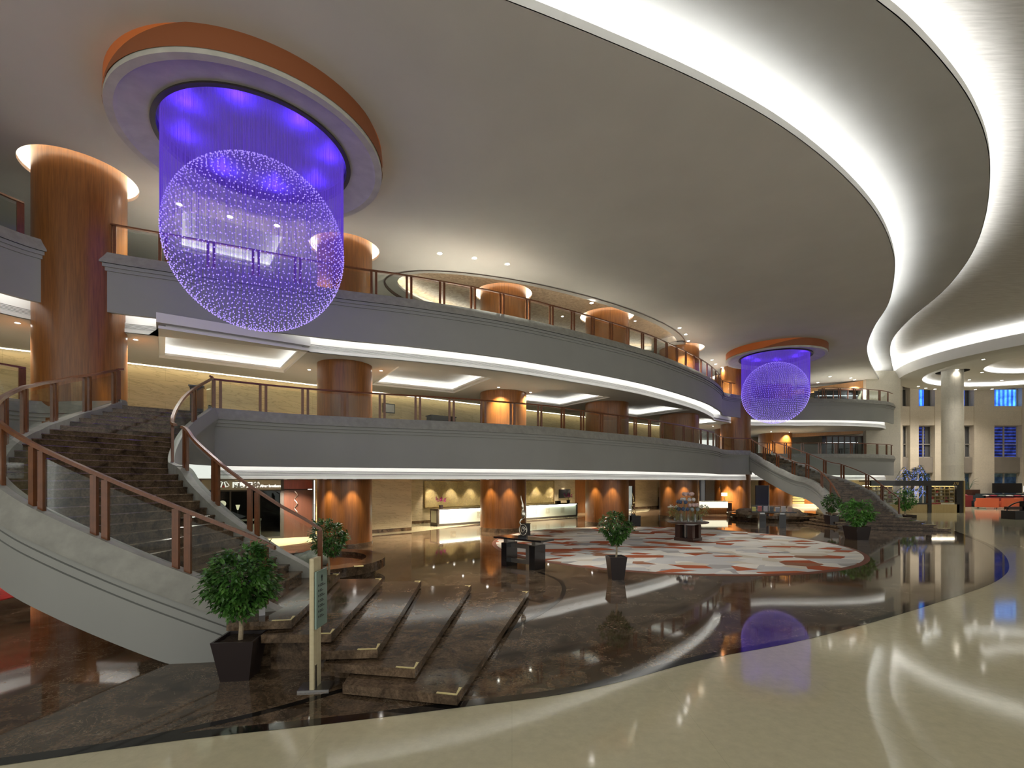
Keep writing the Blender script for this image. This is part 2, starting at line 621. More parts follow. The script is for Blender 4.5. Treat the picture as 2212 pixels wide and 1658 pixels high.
# ------------------------------------------------------------------ floors
def edge_pts():
    e = [G(0, 1645), G(180, 1619), G(420, 1587), G(676, 1560), G(1010, 1519), G(1200, 1495), G(1330, 1468), G(1500, 1423),
         G(1700, 1385), G(1880, 1340), G(2020, 1298), G(2131, 1260), G(2165, 1238), G(2172, 1222), G(2163, 1198), G(2131, 1174), G(2060, 1146.5)]
    return [Vector((p.x, p.y)) for p in e]
EDGE = cr([Vector((-9.0, 2.9)), Vector((-6.6, 3.75))] + edge_pts(), .3)
BACKL = [(26, 52), (13.5, 52), (-7.0, 26), (-20, 17.5), (-24, 10), (-24, 2)]
struct(flat('floor', list(EDGE) + [(21.7, 27.5), (22.5, 33), (25, 40), (26, 52), (-30, 52), (-30, 1.5), (-12, 2.2)], [], 0, EMP))
struct(flat('floor_cream', list(EDGE) + [(21.7, 27.5), (22.5, 33), (25, 40), (26, 52), (66, 52), (66, -6), (-30, -6), (-30, 1.5), (-12, 2.2)], [], 0, CREAM))
b = MB().sweep([(p.x, p.y, 0) for p in EDGE], [(.075, .003), (-.075, .003)], closed=False)
struct(b.build('floor_border', EMP_BLACK))
arc = cr([Vector((p.x, p.y)) for p in (G(150, 1625), G(380, 1580), G(560, 1540), G(740, 1490), G(985, 1420), G(1110, 1355),
                                       G(1180, 1316), G(1215, 1285), G(1210, 1255), G(1165, 1235))], .2)
struct(MB().sweep([(p.x, p.y, 0) for p in arc], [(.05, .002), (-.05, .002)], closed=False).build('floor_inlay', EMP_BLACK))
# pale stone strip along the shops and the reception
st = [G(560, 1186), G(690, 1168), G(802, 1157), G(890, 1149.5), G(1040, 1130.5), G(1250, 1117), G(1400, 1104.5)]
struct(flat('floor_strip', [(p.x, p.y) for p in st] + [(13, 45), (4.6, 37), (-5.9, 27.9), (-5.1, 24.3), (-6.7, 22.9), (-12.8, 19.8)], [], .004, CREAM))

# ------------------------------------------------------------------ carpet
def _carpet():
    m, nt, b = new_mat('shard_carpet')
    def vor(scale, rot, loc):
        v = nt.nodes.new('ShaderNodeTexVoronoi')
        v.inputs['Scale'].default_value = 1.0
        nt.links.new(coords(nt, scale, (0, 0, rot), loc), v.inputs['Vector'])
        s = nt.nodes.new('ShaderNodeSeparateColor')
        nt.links.new(v.outputs['Color'], s.inputs[0])
        return s.outputs[0]
    a = vor((1.15, 1.75, 1), .5, (0, 0, 0))
    c = ramp(nt, a, [(0, (.74, .72, .67)), (.2, (.56, .56, .56)), (.36, (.80, .77, .71)), (.55, (.40, .39, .385)),
                     (.66, (.66, .60, .50)), (.80, (.42, .11, .05)), (.93, (.33, .16, .10))], 'CONSTANT')
    d = vor((.85, 1.9, 1), -.45, (3, 1, 0))
    e = ramp(nt, d, [(0, (0, 0, 0)), (.70, (1, 1, 1))], 'CONSTANT')
    d2 = ramp(nt, d, [(0, (.5, .5, .5)), (.70, (.80, .78, .73)), (.80, (.46, .13, .06)), (.90, (.58, .58, .58))], 'CONSTANT')
    c2 = mixc(nt, e, c, d2)
    n = noise(nt, coords(nt), 60, 2)
    c3 = mixc(nt, .3, c2, ramp(nt, n, [(.3, (.5, .5, .5)), (.7, (1, 1, 1))]), 'MULTIPLY')
    nt.links.new(c3, b.inputs['Base Color'])
    b.inputs['Roughness'].default_value = .95
    b.inputs['Specular IOR Level'].default_value = .1
    return m
CC = (6.0, 19.45)
rug = thing('carpet', 'large round carpet of white, grey and rust shards in the middle of the lobby', 'carpet', (CC[0], CC[1], 0))
MB().lathe((CC[0], CC[1], 0), [(.001, .016), (6.64, .016)], 96).build('pile', _carpet(), rug)
tag(MB().lathe((CC[0], CC[1], 0), [(6.64, .016), (6.77, .016), (6.8, 0)], 96).build('binding', M_plain('rust_binding', (.16, .055, .03), .8), rug), 'brown rim of the carpet')

# ------------------------------------------------------------------ balcony edge: fascia, lit trough and linear grille
def fascia(tag_, path, T, trough=True, strip=True, grille=True):
    root = struct(thing(tag_, None, None, (path[0][0], path[0][1], 0)))
    p3 = [(p[0], p[1], T) for p in path]
    prof = [(-.22, 0), (0, 0), (.13, -.29), (.13, -.34), (.085, -.34), (.085, -.44), (.04, -.44), (.04, -.54), (0, -.54),
            (0, -1.70), (-.12, -1.70), (-.12, -1.15), (-.22, -1.15)]
    MB().sweep(p3, prof[3:-1] + [(-.12, -.34)]).build('fascia', FASCIA, root)
    MB().sweep(p3, [(-.22, 0), (0, 0), (.13, -.29), (.13, -.34), (-.22, -.34)]).build('curb', CURB, root)
    if trough:
        MB().sweep(p3, [(-.11, -1.2), (-.62, -1.2), (-.62, -1.80), (-.60, -1.80), (-.60, -1.78)], closed=False).build('trough', WHITE, root)
        MB().sweep(p3, [(-.62, -1.78), (-.62, -1.98)], closed=False).build('grille_slot', DARKSLOT, root)
        if grille:
            g = MB()
            for k in range(5):
                z = -1.80 - k * .036
                g.sweep(p3, [(-.60, z), (-.56, z), (-.56, z - .02), (-.60, z - .02)])
            g.build('grille', WHITE, root)
        MB().sweep(p3, [(-.66, -1.975), (-.55, -1.975), (-.55, -2.08), (-.66, -2.08)]).build('ceiling_lip', WHITE, root)
    if strip:
        MB().sweep(p3, [(-.125, -1.36), (-.135, -1.36), (-.135, -1.44), (-.125, -1.44)]).build('light_strip', TROUGH_W, root)
    return root

fascia('balcony_upper', P_UP, T_UP)
fascia('balcony_left', P_M0, T_MZ)
fascia('balcony_mezzanine', P_M1, T_MZ)
fascia('balcony_right', P_M2, T_MZ)

MZ_BACK = [(36, 52), (15, 52), (13.5, 40.2), (-18, 15.4), (-22, 12), (-22, 4)]
o_up = offset(P_UP, -.15)
struct(flat('floor_upper', o_up + [(36, 52), (-22, 52), (-22, 4)], [], Z_UPF, CURB))
mz_path = offset(P_M0, -.15) + [Vector((-10.4, 12.75)), Vector((-8.6, 13.9))] + offset(P_M1, -.15) + [Vector((17.0, 34.3)), Vector((19.0, 35.3)), Vector((18.95, 37))] + offset(P_M2, -.15)
struct(flat('floor_mezzanine', mz_path + [(36, 52), (-22, 52), (-22, 4)], [], Z_MZF, CURB))
gc = offset(P_M0, -.56) + offset(P_M1, -.56) + offset(P_M2, -.56)
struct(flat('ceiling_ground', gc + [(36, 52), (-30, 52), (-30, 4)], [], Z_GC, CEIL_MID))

# ------------------------------------------------------------------ coffers in the mezzanine ceiling
COFF = [((-9.75, 16.75), 36), ((-3.65, 21.35), 30), ((2.35, 25.95), 34), ((8.2, 30.4), 36), ((13.6, 36.6), 42)]
def square(c, s, deg):
    a = math.radians(deg)
    return [(c[0] + (x * math.cos(a) - y * math.sin(a)) * s, c[1] + (x * math.sin(a) + y * math.cos(a)) * s)
            for x, y in ((-.5, -.5), (.5, -.5), (.5, .5), (-.5, .5))]
mc = offset(P_UP, -.56)
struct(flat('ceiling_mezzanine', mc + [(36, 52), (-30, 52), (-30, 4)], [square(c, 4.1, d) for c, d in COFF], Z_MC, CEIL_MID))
def ring(m, a, bq, za, zb):
    n = len(a)
    vs = [(p[0], p[1], za) for p in a] + [(p[0], p[1], zb) for p in bq]
    m.add(vs, [(i, (i + 1) % n, n + (i + 1) % n, n + i) for i in range(n)])
def coffer(c, deg, Z, s=4.1, up=.34):
    r = struct(thing('coffer', None, None, (c[0], c[1], Z)))
    m = MB()
    ring(m, square(c, s, deg), square(c, s, deg), Z, Z + .08)
    ring(m, square(c, s, deg), square(c, s - .35, deg), Z + .08, Z + .08)
    ring(m, square(c, s - .35, deg), square(c, s - .35, deg), Z + .08, Z + .16)
    ring(m, square(c, s - .35, deg), square(c, s + .1, deg), Z + .16, Z + .16)
    ring(m, square(c, s + .1, deg), square(c, s + .1, deg), Z + .16, Z + up + .1)
    m.build('frame', WHITE, r, smooth=0)
    m = MB()
    sq = square(c, s + .1, deg)
    m.add([(p[0], p[1], Z + up + .1) for p in sq], [(0, 1, 2, 3)])
    m.build('panel', CEIL_MID, r, smooth=0)
    m = MB()
    q1, q2 = square(c, s - .17, deg), square(c, s - .08, deg)
    ring(m, q1, q2, Z + .175, Z + .175)
    m.build('light_strip', TROUGH_W, r, smooth=0)
    return r
for c, d in COFF:
    coffer(c, d, Z_MC)

# ------------------------------------------------------------------ main ceiling with its halos and the oval recess
OVC, OVA, OVB, OVR = (2.8, 27.0), 10.2, 3.7, math.atan2(.59, .807)
HALO = [(x, y, r) for x, y, r, n in COLS if n in ('F', 'A', 'D', 'E1')]
UPC = ((-10.5, 18.0), 35)
main = list(C1) + [(36, 54), (-30, 54), (-30, 3.0)]
struct(flat('ceiling', main, [circle((x, y), r * 1.27) for x, y, r in HALO] + [circle(OVC, OVA, 96, OVB, OVR), square(UPC[0], 3.4, UPC[1])], Z_C0, CEIL))
coffer(UPC[0], UPC[1], Z_C0, 3.4, .4)
def halo(x, y, r, Z):
    h = struct(thing('column_halo', None, None, (x, y, Z)))
    MB().lathe((x, y, Z), [(r * 1.27, 0), (r * 1.27, .10), (r * 1.42, .10), (r * 1.42, .42), (r * .98, .42)], 48).build('recess', WHITE, h)
    MB().lathe((x, y, Z), [(r * 1.30, .115), (r * 1.38, .115)], 48).build('light_strip', COVE_WARM, h)
for x, y, r in HALO:
    halo(x, y, r, Z_C0)
def _mosaic():
    m, nt, b = new_mat('gold_mosaic')
    v = nt.nodes.new('ShaderNodeTexVoronoi')
    v.inputs['Scale'].default_value = 9
    nt.links.new(coords(nt), v.inputs['Vector'])
    s = nt.nodes.new('ShaderNodeSeparateColor')
    nt.links.new(v.outputs['Color'], s.inputs[0])
    nt.links.new(ramp(nt, s.outputs[0], [(0, (.34, .24, .15)), (1, (.52, .40, .27))]), b.inputs['Base Color'])
    b.inputs['Roughness'].default_value = .4
    return m
MOS = _mosaic()
ov = struct(thing('ceiling_oval', None, None, (OVC[0], OVC[1], Z_C0)))
m = MB()
def oval(k):
    return circle(OVC, OVA - k, 96, OVB - k, OVR)
ring(m, oval(-.06), oval(0), Z_C0 - .03, Z_C0 - .03)
ring(m, oval(0), oval(0), Z_C0 - .03, Z_C0 + .10)
m.build('rim', M_plain('brown_rim', (.10, .065, .05), .5), ov)
m = MB()
ring(m, oval(0), oval(.55), Z_C0 + .10, Z_C0 + .10)
ring(m, oval(.55), oval(.55), Z_C0 + .10, Z_C0 + .2)
ring(m, oval(.55), oval(.1), Z_C0 + .2, Z_C0 + .2)
ring(m, oval(.1), oval(.1), Z_C0 + .2, Z_C0 + .55)
m.build('step', CEIL_MID, ov)
BCH = [(x, y, r) for x, y, r, n in COLS if n in ('B', 'C')]
o = flat('mosaic', oval(.1), [circle((x, y), r * 1.25) for x, y, r in BCH], Z_C0 + .55, MOS, ov)
m = MB()
ring(m, oval(.42), oval(.34), Z_C0 + .215, Z_C0 + .215)
m.build('light_strip', M_emit('oval_light', (1, .93, .82), COVE * 1.1), ov)
for x, y, r in BCH:
    halo(x, y, r, Z_C0 + .55)

# ceiling edges: upright lip, hidden trough with its light strip
def cove(name, path, z0, z1, matc):
    r = struct(thing(name, None, None, (path[0][0], path[0][1], z0)))
    p3 = [(p.x, p.y, z0) for p in path]
    MB().sweep(p3, [(-.02, 0), (0, 0), (0, .2), (-.05, .2), (-.05, .05), (-1.3, .05), (-1.3, z1 - z0)], closed=False).build('lip', WHITE, r)
    MB().sweep(p3, [(-.22, .06), (-.34, .06), (-.34, .12), (-.22, .12)]).build('light_strip', matc, r)
    return r
cove('cove_near', C1, Z_C0, Z_C1, COVE_W)
cove('cove_far', C2, Z_C1, Z_C2, COVE_W)
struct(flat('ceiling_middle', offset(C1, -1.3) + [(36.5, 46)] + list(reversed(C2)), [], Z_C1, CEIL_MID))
struct(flat('ceiling_right', offset(C2, -1.3) + [(40, 54), (66, 54), (66, -8), (-30, -8)], [], Z_C2, CEIL_RIB))

# ------------------------------------------------------------------ round canopy over the lounge, right
KC, KR, KZ = (43.3, 36.5), 11.0, 11.4
k = struct(thing('ceiling_canopy', None, None, (KC[0], KC[1], KZ)))
MB().lathe((KC[0], KC[1], KZ), [(KR, 0), (KR + .28, .62), (KR + .28, .72), (KR + .16, .72), (KR + .16, .6), (KR - .9, .6), (KR - .9, 1.4)], 128).build('fascia', WHITE, k)
MB().lathe((KC[0], KC[1], KZ), [(9.3, 0), (KR, 0)], 128).build('soffit', CEIL_MID, k)
MB().lathe((KC[0], KC[1], KZ), [(9.3, 0), (9.3, .08), (9.75, .08), (9.75, .38)], 128).build('recess_wall', WHITE, k)
o = flat('soffit_middle', circle(KC, 9.75, 128), [circle(KC, 5.4, 96), circle((37.5, 41.0), 1.1)], KZ + .38, CEIL_MID, k)
MB().lathe((KC[0], KC[1], KZ), [(5.4, .38), (5.4, .46), (5.8, .46), (5.8, .8), (.01, .8)], 96).build('recess_inner', CEIL_RIB, k)
MB().lathe((37.5, 41.0, KZ), [(1.1, .38), (1.1, .7), (.7, .7)], 48).build('column_recess', DARKSLOT, k)
MB().lathe((KC[0], KC[1], KZ), [(KR - .05, .64), (KR - .2, .64)], 128).build('light_strip_top', COVE_W, k)
MB().lathe((KC[0], KC[1], KZ), [(9.4, .095), (9.5, .095)], 128).build('light_strip_outer', COVE_W, k)
MB().lathe((KC[0], KC[1], KZ), [(5.5, .475), (5.6, .475)], 96).build('light_strip_inner', COVE_W, k)

# ------------------------------------------------------------------ columns
DESC = {
 'F': ('tall glossy wood-clad column rising beside the head of the near staircase', 'column'),
 'A': ('round wood-clad column behind the plant next to the near staircase', 'column'),
 'B': ('round wood-clad column standing in front of the reception desk', 'column'),
 'C': ('round wood-clad column between the reception desk and the flower table', 'column'),
 'D': ('round wood-clad column directly behind the flower table', 'column'),
 'E1': ('round wood-clad column behind the glowing onyx desk', 'column'),
 'E': ('slim wood-clad column meeting the balcony beside the small chandelier', 'column'),
 'G': ('round wood-clad column half hidden behind the far staircase', 'column'),
}
for x, y, r, n in COLS:
    c = thing('round_column', DESC[n][0], DESC[n][1], (x, y, 0), 'wood-clad columns')
    top = Z_C0 + (.97 if n in 'BC' else .42)
    MB().lathe((x, y, 0), [(r, .19), (r, top)], 64).build('shaft', WOOD, c)
    tag(MB().lathe((x, y, 0), [(r + .03, 0), (r + .03, .19), (r, .195)], 64).build('plinth', EMP_STEP, c), 'dark marble plinth')
c = thing('round_column', 'pale stone-clad column behind the glass bookshop', 'column', (37.5, 41, 0))
MB().lathe((37.5, 41, 0), [(.73, 0), (.73, KZ + .7)], 48).build('shaft', M_stone_tiles('column_stone', (.58, .55, .46), 1.0, .95, .45, .12), c)

# ------------------------------------------------------------------ walls
def wall(name, p, q, z0, z1, mat, th=.15, holes=()):
    d = Vector((q[0] - p[0], q[1] - p[1]))
    L = d.length
    d.normalize()
    n = Vector((-d.y, d.x)) * th
    poly = [p, q, (q[0] + n.x, q[1] + n.y), (p[0] + n.x, p[1] + n.y)]
    return struct(MB().prism(poly, z0, z1).build(name, mat, smooth=0))
wall('wall_back', (-22, 12.17), (13.2, 39.85), Z_MZF, Z_MC, VEIN)
wv = Vector((.618, -.786)) * .16
struct(MB().prism([(-21.9 + wv.x, 12.25 + wv.y), (13.1 + wv.x, 39.77 + wv.y), (13.1 + wv.x * 1.6, 39.77 + wv.y * 1.6), (-21.9 + wv.x * 1.6, 12.25 + wv.y * 1.6)], Z_MC - .025, Z_MC - .004).build('wall_wash_light', M_emit('wall_wash', (1.0, .86, .62), 4.2), smooth=0))
wall('wall_upper', (-22, 17.2), (20, 50.2), Z_UPF, Z_C0, PIER)
wall('wall_left', (-22, -2), (-22, 12.2), 0, Z_C0, VEIN)
wall('wall_reception', (-5.8, 27.8), (4.85, 37.05), 0, Z_GC, VEIN_PALE)
wall('wall_panel', (-6.65, 22.85), (-5.07, 24.2), 0, Z_GC, VEIN_PALE)
wall('wall_return', (-5.07, 24.2), (-5.8, 27.8), 0, Z_GC, VEIN_PALE)
wall('baseboard_panel', (-6.67, 22.83), (-5.05, 24.18), 0, .17, EMP_STEP, .02)
wall('baseboard_return', (-5.045, 24.2), (-5.775, 27.8), 0, .17, EMP_STEP, .02)
wall('baseboard_reception', (-5.78, 27.77), (4.87, 37.02), 0, .17, EMP_STEP, .02)
# beyond the reception: wood reveal, dark shop, beige wall, dark doorway
dr = Vector((.755, .656))
def along(t):
    return (-5.8 + dr.x * t, 27.8 + dr.y * t)
wall('wall_wood', along(14.1), along(16.2), 0, Z_GC, WOOD)
wall('wall_beige', along(21.9), along(29), 0, Z_GC, VEIN_PALE)
wall('wall_doorway', along(29), along(38), 0, Z_GC, WOOD_DK)
wall('baseboard_beige', along(21.9), along(29), 0, .2, EMP_STEP, -.02)
# shop wall at the left, with the veined strip beside the column
wall('wall_strip', (-8.85, 21.67), (-6.65, 22.85), 0, Z_GC, VEIN)
# right end of the hall
struct(MB().box((32.4, 46, 6.0), (3.0, 8, 12.2)).build('wall_pier', PIER, smooth=0))
wall('wall_far', (20, 49.8), (31, 49.8), 0, Z_GC, PIER)
wall('wall_far_mezzanine', (24, 48.5), (31, 48.5), Z_MZF, Z_MC, PIER)
wall('wall_far_upper', (18, 48.5), (31, 48.5), Z_UPF, Z_C0, PIER)
wall('wall_right', (33, 51.0), (66, 51.0), 0, Z_C2, STONE_GREY)
for i, (x0, x1) in enumerate([(38.2, 40.8), (41.6, 42.5), (44.2, 47.1), (48.3, 50.4), (53.3, 56.5)]):
    struct(MB().box(((x0 + x1) / 2, 50.65, 6.2), (x1 - x0, .7, 12.6)).build('wall_pilaster', STONE, smooth=0))
struct(MB().box((48, 50.62, 9.3), (18, .5, 2.0)).build('wall_band', STONE, smooth=0))
for x0, x1 in ((40.8, 41.6), (42.5, 44.2), (47.1, 48.3), (50.4, 53.3)):
    struct(MB().box(((x0 + x1) / 2, 50.7, 4.15), (x1 - x0 + .02, .4, 1.6)).build('wall_spandrel', STONE_GREY, smooth=0))
struct(MB().box((66.2, 22, 6.4), (.3, 60, 12.8)).build('wall_end', STONE, smooth=0))

def _neon(name, c1, c2, s, freq, lo=0.0, vert=False):
    m = bpy.data.materials.new(name)
    m.use_nodes = True
    nt = m.node_tree
    nt.nodes.remove(nt.nodes['Principled BSDF'])
    e = nt.nodes.new('ShaderNodeEmission')
    tc = nt.nodes.new('ShaderNodeTexCoord')
    sp = nt.nodes.new('ShaderNodeSeparateXYZ')
    nt.links.new(tc.outputs['Object'], sp.inputs[0])
    w = math_(nt, 'FRACT', math_(nt, 'MULTIPLY', sp.outputs[0 if vert else 2], freq))
    n = noise(nt, coords(nt, (1.2, 1, 1.2)), 1.2, 3)
    c = ramp(nt, w, [(0, c1), (.45, c1), (.55, c2), (.95, c2)])
    nt.links.new(mixc(nt, 1.0, c, ramp(nt, n, [(.3, (lo, lo, lo)), (.65, (1, 1, 1))]), 'MULTIPLY'), e.inputs[0])
    e.inputs[1].default_value = s
    nt.links.new(e.outputs[0], nt.nodes['Material Output'].inputs[0])
    return m
NEON_HI = _neon('city_lights_high', (.03, .12, .75), (.10, .42, 1.0), 1.5, 2.2, .35, True)
NEON_MID = _neon('city_lights_mid', (.035, .06, .34), (.02, .02, .06), .8, 3.0, .25)
NEON_LO = _neon('city_night_low', (.05, .065, .06), (.03, .05, .08), .55, .7, .3)
FRAME = M_plain('window_frame', (.34, .31, .26), .45)
wn = 0
def window(x0, x1, z0, z1, pane, mull=(.5,), rails=(.5,), part=None):
    global wn
    wn += 1
    w = struct(thing('window_%d' % wn, None, None, ((x0 + x1) / 2, 50.85, z0)))
    m = MB()
    for a, bq, c_, d in ((x0, x0 + .08, z0, z1), (x1 - .08, x1, z0, z1), (x0, x1, z0, z0 + .08), (x0, x1, z1 - .08, z1)):
        m.box(((a + bq) / 2, 50.8, (c_ + d) / 2), (bq - a, .1, d - c_))
    for q in mull:
        m.box((x0 + (x1 - x0) * q, 50.8, (z0 + z1) / 2), (.1, .1, z1 - z0))
    for q in rails:
        m.box(((x0 + x1) / 2, 50.8, z0 + (z1 - z0) * q), (x1 - x0, .1, .07))
    m.build('window_frame', FRAME, w, smooth=0)
    if part:
        xa, xb = x0 + (x1 - x0) * part[0], x0 + (x1 - x0) * part[1]
        MB().box(((x0 + x1) / 2, 50.95, (z0 + z1) / 2), (x1 - x0, .02, z1 - z0)).build('pane', DARKSLOT, w, smooth=0)
        MB().box(((xa + xb) / 2, 50.92, (z0 + z1) / 2), (xb - xa, .02, z1 - z0)).build('pane', pane, w, smooth=0)
    else:
        MB().box(((x0 + x1) / 2, 50.92, (z0 + z1) / 2), (x1 - x0, .02, z1 - z0)).build('pane', pane, w, smooth=0)
for x0, x1 in ((40.8, 41.6), (42.5, 44.2), (47.1, 48.3), (50.4, 53.3)):
    big = x0 > 50
    dark = x0 < 41
    window(x0, x1, 10.3, 12.2, DARKSLOT if dark else NEON_HI, (), (), None if big or dark else (.3, .62))
    window(x0, x1, 4.95, 8.3, DARKSLOT if dark else NEON_MID, (.5,), (.42,), None if big or dark else (.3, .66))
    window(x0, x1, .05, 3.35, NEON_LO, (.5,), (.42,))
# warm wood bulkheads in front of the far shop fronts
for zb, nm in ((10.55, 'trim_1'), (6.55, 'trim_2')):
    struct(MB().prism([(26.0, 45.0), (31.2, 42.2), (31.2, 42.6), (26.0, 45.6)], [zb, zb + .12, zb + .12, zb], [zb + .35, zb + .8, zb + .8, zb + .35]).build(nm, M_wood('light_wood_' + nm, (.42, .20, .07), (.55, .29, .11)), smooth=0))

# ================================================================== railings
def railing(name, label, path, stations, parts_pair=.16, single_ends=(False, False), rail_h=.86, group=None, post=(.075, .045), end_ext=0.0, glass_top=.74):
    """path: 3-D curb line; stations: distances along it where a pair of posts stands"""
    base = path[0]
    r = thing(name, label, 'railing', base, group)
    s = arclen(path)
    L = s[-1]
    MB().sweep([(p[0], p[1], p[2] + rail_h) for p in path], [(-.045, -.03), (-.03, .02), (.03, .02), (.045, -.03), (.03, -.035), (-.03, -.035)]).build('handrail', WOOD_RAIL, r)
    gaps = []
    for i, d in enumerate(stations):
        single = (i == 0 and single_ends[0]) or (i == len(stations) - 1 and single_ends[1])
        ds = [d] if single else [d - parts_pair / 2, d + parts_pair / 2]
        for dd in ds:
            dd = min(max(dd, .03), L - .03)
            p = at_len(path, s, dd)
            q0, q1 = at_len(path, s, max(dd - .05, 0)), at_len(path, s, min(dd + .05, L))
            ang = math.atan2(q1[1] - q0[1], q1[0] - q0[0])
            MB().box((p[0], p[1], p[2] + rail_h / 2 - .04), (post[0], post[1], rail_h - .0), ang).build('post', WOOD_RAIL, r, smooth=0)
        gaps.append((min(ds), max(ds)))
    for (a0, a1), (b0, b1) in zip(gaps, gaps[1:]):
        lo, hi = max(a1 + .045, 0), min(b0 - .045, L)
        if hi - lo < .15:
            continue
        n = max(2, int((hi - lo) / .25) + 1)
        pts = [at_len(path, s, lo + (hi - lo) * i / (n - 1)) for i in range(n)]
        MB().sweep(pts, [(-.006, .03), (.006, .03), (.006, glass_top), (-.006, glass_top)]).build('glass_panel', GLASS, r, smooth=20)
    return r

def path3(path, off, z):
    return [Vector((p.x, p.y, z)) for p in offset(path, off)]

def part_of(path, a, b):
    """the points of a path between the ones nearest to a and b"""
    def near(q):
        return min(range(len(path)), key=lambda i: (path[i][0]-q[0])**2 + (path[i][1]-q[1])**2)
    return path[near(a):near(b) + 1]

def spaced(path, start, step=1.22, end_margin=.1):
    L = arclen(path)[-1]
    out, d = [], start
    while d < L - end_margin:
        out.append(d)
        d += step
    return out

up_l = path3(part_of(P_UP, (-13.7, 5), (-12.8, 12.7)), -.1, T_UP)
railing('railing', 'upper balcony glass railing left of the tall wood column', up_l, spaced(up_l, .3, 1.5) + [arclen(up_l)[-1] - .02])
up_m = path3(part_of(P_UP, (-11.6, 13.6), (16.8, 36.3)), -.1, T_UP)
s0 = arclen(path3(part_of(P_UP, (-11.6, 13.6), (-3.66, 17.2)), -.1, T_UP))[-1]
railing('railing', 'long glass railing along the curved upper balcony', up_m, [.05] + spaced(up_m, s0 - 1.22 * 6 if s0 > 7.5 else s0 % 1.22 + .5))
up_r = path3(part_of(P_UP, (19.0, 37.7), (32.2, 40.6)), -.1, T_UP)
railing('railing', 'upper balcony glass railing at the far right near the stone pier', up_r, spaced(up_r, .3, 1.35))
m0 = path3(part_of(P_M0, (-13.7, 5), (-12.75, 12.7)), -.1, T_MZ)
railing('railing', 'mezzanine glass railing left of the tall wood column', m0, spaced(m0, .3, 1.6) + [arclen(m0)[-1] - .02])
m1 = path3(P_M1, -.1, T_MZ)
railing('railing', 'long glass railing along the curved mezzanine edge', m1, spaced(m1, .12))
m2 = path3(P_M2, -.1, T_MZ)
railing('railing', 'mezzanine glass railing at the far right behind the far staircase', m2, spaced(m2, .5, 1.35))

# ================================================================== staircases
RISE = .132
def hk(k):
    return .66 + RISE * k

SL = dict(
    inner=[(-1, -3.6, 9.2), (1, -4.0, 9.16), (3, -4.47, 9.13), (5, -4.9, 9.16), (7, -5.3, 9.18), (9, -5.73, 9.3), (11, -6.2, 9.58), (13, -6.65, 9.88),
           (15, -7.05, 10.2), (16, -7.55, 10.6), (20, -8.05, 11.5), (24, -8.5, 12.6), (29, -8.76, 14.0)],
    outer=[(-1, -3.2, 6.98), (1, -3.75, 6.95), (3, -4.35, 6.87), (5, -4.95, 6.80), (7, -5.55, 6.77), (9, -6.15, 6.78), (11, -6.75, 6.85), (13, -7.3, 7.02),
           (15, -7.85, 7.35), (16, -8.25, 7.78), (18, -8.68, 8.35), (20, -8.98, 8.95), (21, -9.25, 9.42), (22, -9.5, 9.85), (23, -9.72, 10.32), (24, -9.9, 10.75),
           (25, -10.05, 11.14), (26, -10.15, 11.55), (27, -10.2, 11.95), (28, -10.25, 12.3), (29, -10.28, 12.66)])
SR = dict(
    inner=[(-1, 20.95, 26.0), (.5, 21.0, 26.4), (5, 21.2, 27.7), (10, 21.2, 28.9), (15, 20.6, 30.3), (16, 20.4, 30.9), (22, 19.9, 33.0), (29, 19.0, 35.3)],
    outer=[(-1, 18.7, 27.2), (.5, 18.85, 27.6), (5, 19.15, 28.6), (9, 19.3, 29.5), (12, 19.3, 30.2), (15, 19.0, 31.0), (16, 18.6, 31.4), (22, 17.8, 32.8), (29, 17.0, 34.1)])

def V2(t):
    return Vector((t[0], t[1]))

def staircase(label, S, loc):
    root = thing('staircase', label, 'staircase', loc, None)
    I = lambda k: V2(interp(S['inner'], k))
    O = lambda k: V2(interp(S['outer'], k))
    for k in range(1, 30):
        a, bq = O(k), I(k)
        k2 = min(k + 1, 29)
        c, d = (I(k2), O(k2)) if k < 29 else (bq + (bq - I(28)) * .8, a + (a - O(28)) * .8)
        f = ((a + bq) / 2 - (c + d) / 2).normalized() * .025
        z = hk(k)
        m = MB()
        m.prism([a, bq, c, d], z - .34, z - .03)
        A0, B0 = a + f, bq + f
        A1, B1 = a + f * .45, bq + f * .45
        m.add([(A0.x, A0.y, z - .03), (B0.x, B0.y, z - .03), (B0.x, B0.y, z - .014), (A0.x, A0.y, z - .014), (B1.x, B1.y, z), (A1.x, A1.y, z), (c.x, c.y, z), (d.x, d.y, z), (c.x, c.y, z - .03), (d.x, d.y, z - .03)],
              [(0, 1, 2, 3), (3, 2, 4, 5), (5, 4, 6, 7), (7, 6, 8, 9), (9, 8, 1, 0), (0, 3, 5, 7, 9), (1, 8, 6, 4, 2)])
        m.build('step', EMP_STEP, root, smooth=0)
    return root, I, O

def stringer(root, fn, k0, k1, side, prof, name='stringer', mat=None, n=90):
    ks = [k0 + (k1 - k0) * i / (n - 1) for i in range(n)]
    pts = [(fn(k).x, fn(k).y, hk(k)) for k in ks]
    p = (lambda i: prof(ks[i], pts[i][2])) if callable(prof) else prof
    return MB().sweep(pts, p, side=side).build(name, mat or FASCIA, root)

def face_prof(depth):
    def f(k, z):
        bot = -min(depth, z)
        def c(v):
            return max(v, bot + .005 * (1 if v > -1 else 0))
        return [(0, c(-.30)), (.27, c(-.30)), (.27, c(-.40)), (.23, c(-.405)), (.23, c(-.425)), (.265, c(-.43)), (.265, c(-.54)), (.225, c(-.545)), (.225, c(-.565)), (.26, c(-.57)), (.255, bot), (0, bot)]
    return f
CURBP = [(-.03, .07), (.17, .07), (.31, -.22), (.31, -.30), (-.03, -.34)]

